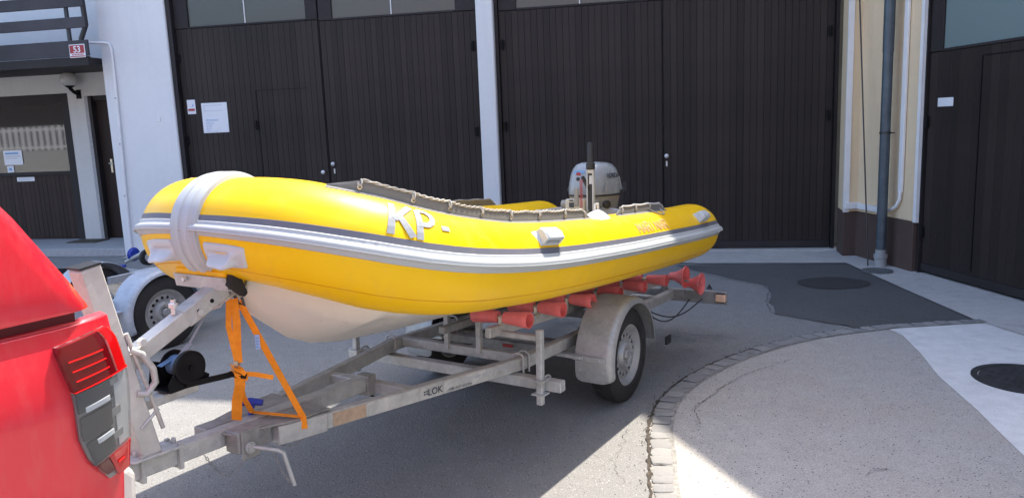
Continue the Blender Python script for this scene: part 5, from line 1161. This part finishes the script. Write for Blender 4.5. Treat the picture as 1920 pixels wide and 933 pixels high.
# tail lamp
def lamp_band(t0, t1, off, mat, name, par, q0=0, q1=1, nt_=8, skirt=True):
    m = MB(); rows = []
    for i in range(nt_ + 1):
        t_ = t0 + (t1 - t0) * i / nt_; r = [lamp_pt(t_, q0, -.004)] + [lamp_pt(t_, q0 + (q1 - q0) * k / 10, off * (min(1, .85 + 1.5 * min(k, 10 - k) / 10) if skirt else 1)) for k in range(11)] + [lamp_pt(t_, q1, -.004)]
        rows.append(r)
    if skirt: rows = [[lamp_pt(t0, q0 + (q1 - q0) * min(1, max(0, (k - 1) / 10)), -.004) for k in range(13)]] + rows + [[lamp_pt(t1, q0 + (q1 - q0) * min(1, max(0, (k - 1) / 10)), -.004) for k in range(13)]]
    m.grid(rows); return m.build(name, mat, par, True)
hd = lamp_band(0, 1, .003, 'lamp_dark', 'tail_lamp', CR, 0.01, .99)
lamp_band(0.0, .335, .016, 'lens_dark', 'upper_lens', hd, 0, .765); lamp_band(0.0, .335, .0162, 'lens_red', 'upper_lens', hd, .77, 1)
for t_ in (.12, .19, .26): lamp_band(t_, t_ + .010, .0185, 'lens_bar', 'light_bar', hd, .08, .66, 2, False)
lamp_band(.33, .338, .0175, 'lens_bar', 'lens_edge', hd, 0, 1, 2, False)
lamp_band(.345, .80, .017, 'lens_clear', 'clear_lens', hd)
for a, b, c, d in ((.345, .80, .70, .985),): lamp_band(a, b, .006, 'lamp_silver', 'reflector', hd, c, d, 6, False)
for a, b, c, d in ((.35, .47, .04, .66), (.50, .64, .05, .62), (.66, .79, .07, .60)): lamp_band(a, b, .009, 'lamp_black', 'lamp_chamber', hd, c, d, 4)
for a, b, c, d in ((.36, .40, .62, .80), (.55, .60, .60, .80), (.70, .74, .58, .82)): lamp_band(a, b, .009, 'lamp_dark', 'lamp_chamber', hd, c, d, 3)
lamp_band(.445, .475, .013, 'sign_white', 'reflector_bar', hd, .14, .58, 3); lamp_band(.665, .692, .013, 'sign_white', 'reflector_bar', hd, .25, .60, 3)
lamp_band(.81, .995, .016, 'lens_red', 'lower_lens', hd, .35, 1); lamp_band(.81, .93, .0155, 'lens_dark', 'lower_lens', hd, .02, .34); lamp_band(.88, .90, .018, 'lens_bar', 'light_bar', hd, .5, .72, 2, False)
for sg in (1, -1):
    for u in (-4.56, -7.72): wheel(G(u, sg * .80, .38), D(G, (0, sg, 0)), .38, .225, .24, CR)
for sg in (1, -1): m = MB(); m.sphere(C_(-6.55, sg * 1.04, 1.22), .12, 14, (.8, .7, .75)); m.tube([C_(-6.55, sg * .88, 1.18), C_(-6.55, sg * 1.0, 1.2)], .03); m.build('wing_mirror', 'black_pl', CR, True)

# ================================================================== SECOND TRAILER (far left)
T2R = thing('flat_trailer', tuple(O2), 'empty blue grey flat trailer parked behind the boat at the left', 'trailer')
def bar2(name, A, B, w_, h_, mat='fender_b', bev=.004): m = MB(); m.beam(T2(*A), T2(*B), w_, h_); return m.build(name, mat, T2R, bevel=bev)
for sg in (1, -1): bar2('frame_rail', (-.95, .15 + sg * .32, .41), (1.6, .15 + sg * .32, .41), .05, .09)
for u in (-.93, -.3, .5, 1.2): bar2('cross_beam', (u, -.14, .41), (u, .44, .41), .05, .06)
bar2('drawbar', (-2.4, .15, .35), (-.6, .15, .35), .07, .07)
for k in range(3): m = MB(); m.box(T2, (-.25 + k * .32, -.13, .455), (.05 + k * .32, .43, .472)); m.build('deck_board', 'plywood', T2R, bevel=.003)
bar2('axle', (0, -.3, .29), (0, .6, .29), .06, .06, 'dark_steel')
for sg in (1, -1):
    cv = .15
    wheel(T2(0, cv + sg * .49, .30), D(T2, (0, sg, 0)), .30, .187, .16, T2R); fender(T2, .0, .31, cv + sg * .35, cv + sg * .585, .345, T2R, 'fender_b', 0, 195, .03)
    m = MB(); m.box(T2, (-.60, cv + sg * .33, .375), (-.34, cv + sg * .51, .383)); m.build('step_plate', 'fender_b', T2R)
m = MB(); m.tube([T2(-.7, .42, .50), T2(-.32, .42, .52), T2(-.28, .42, .50), T2(-.27, .42, .46)], .010, 8); m.build('tie_rod', 'galv', T2R, True)
m = MB(); m.lathe(T2(-.25, .1, .475), (0, 0, 1), [(0, .05), (.03, .06), (.05, .03)], 12); m.build('knob', 'blue', T2R, True)
bar2('inner_rail', (.0, -.1, .50), (1.4, -.1, .53), .03, .07)
t = thing('jockey_wheel', tuple(Fp(9.4, .9, 0)), 'jockey wheel with blue clamp lying by the foot of the left pilaster', 'jockey wheel')
jc = Vector((-4.85, 9.75, .16))
m = MB(); m.tube([jc + Vector((-.15, 0, .0)), jc + Vector((.30, -.35, .18))], .025, 10); m.build('tube', 'galv', t, True)
m = MB(); m.lathe(jc + Vector((.30, -.35, .10)), ax_n, [(-.03, .05), (-.025, .10), (.025, .10), (.03, .05)], 20); m.build('wheel', 'rubber', t, True); m = MB(); m.lathe(jc + Vector((.30, -.35, .10)), ax_n, [(.0, .055), (.035, .055), (.04, .01)], 16); m.build('hub', 'alu', t, True)
m = MB(); m.lathe(jc + Vector((-.02, -.05, .10)), ax_n, [(-.03, .06), (.0, .09), (.03, .06)], 16); m.build('clamp', 'blue', t, True)
t = thing('tow_coupling', tuple(Vector((-4.6, 8.6, 0))), 'grey trailer coupling with blue lever lying behind the flat trailer', 'coupling')
q = Vector((-4.55, 8.7, 0)); m = MB(); m.tube([q + Vector((-.35, .05, .20)), q + Vector((0, 0, .22)), q + Vector((.3, -.05, .2))], [.03, .045, .03], 12); m.box(ident, (q.x - .02, q.y - .04, 0), (q.x + .02, q.y + .0, .2)); m.build('housing', 'pvc_grey', t, True)
m = MB(); m.beam(q + Vector((-.12, 0, .27)), q + Vector((.08, -.02, .28)), .04, .03); m.build('lever', 'blue', t)
m = MB(); m.box(ident, (q.x - .45, q.y + .03, .1), (q.x - .33, q.y + .09, .22)); m.build('end_block', 'sign_white', t)
t = thing('hand_dolly', tuple(Vector((-5.6, 9.4, 0))), 'low black hand dolly with small wheels in front of the shop step', 'dolly')
q = Vector((-5.75, 9.35, 0)); m = MB(); m.box(ident, (q.x - .55, q.y - .2, .10), (q.x + .5, q.y + .2, .14)); m.build('bed', 'black', t, bevel=.01)
for dx in (-.42, .0, .42):
    m = MB(); m.lathe(q + Vector((dx, -.22, .085)), (.2, -1, 0), [(-.02, .05), (-.018, .08), (.018, .08), (.022, .05)], 18); w_ = m.build('wheel', 'rubber', t, True); m = MB(); m.lathe(q + Vector((dx, -.22, .085)), (.2, -1, 0), [(0, .048), (.026, .045), (.03, .01)], 14); m.build('hub', 'alu', w_, True)
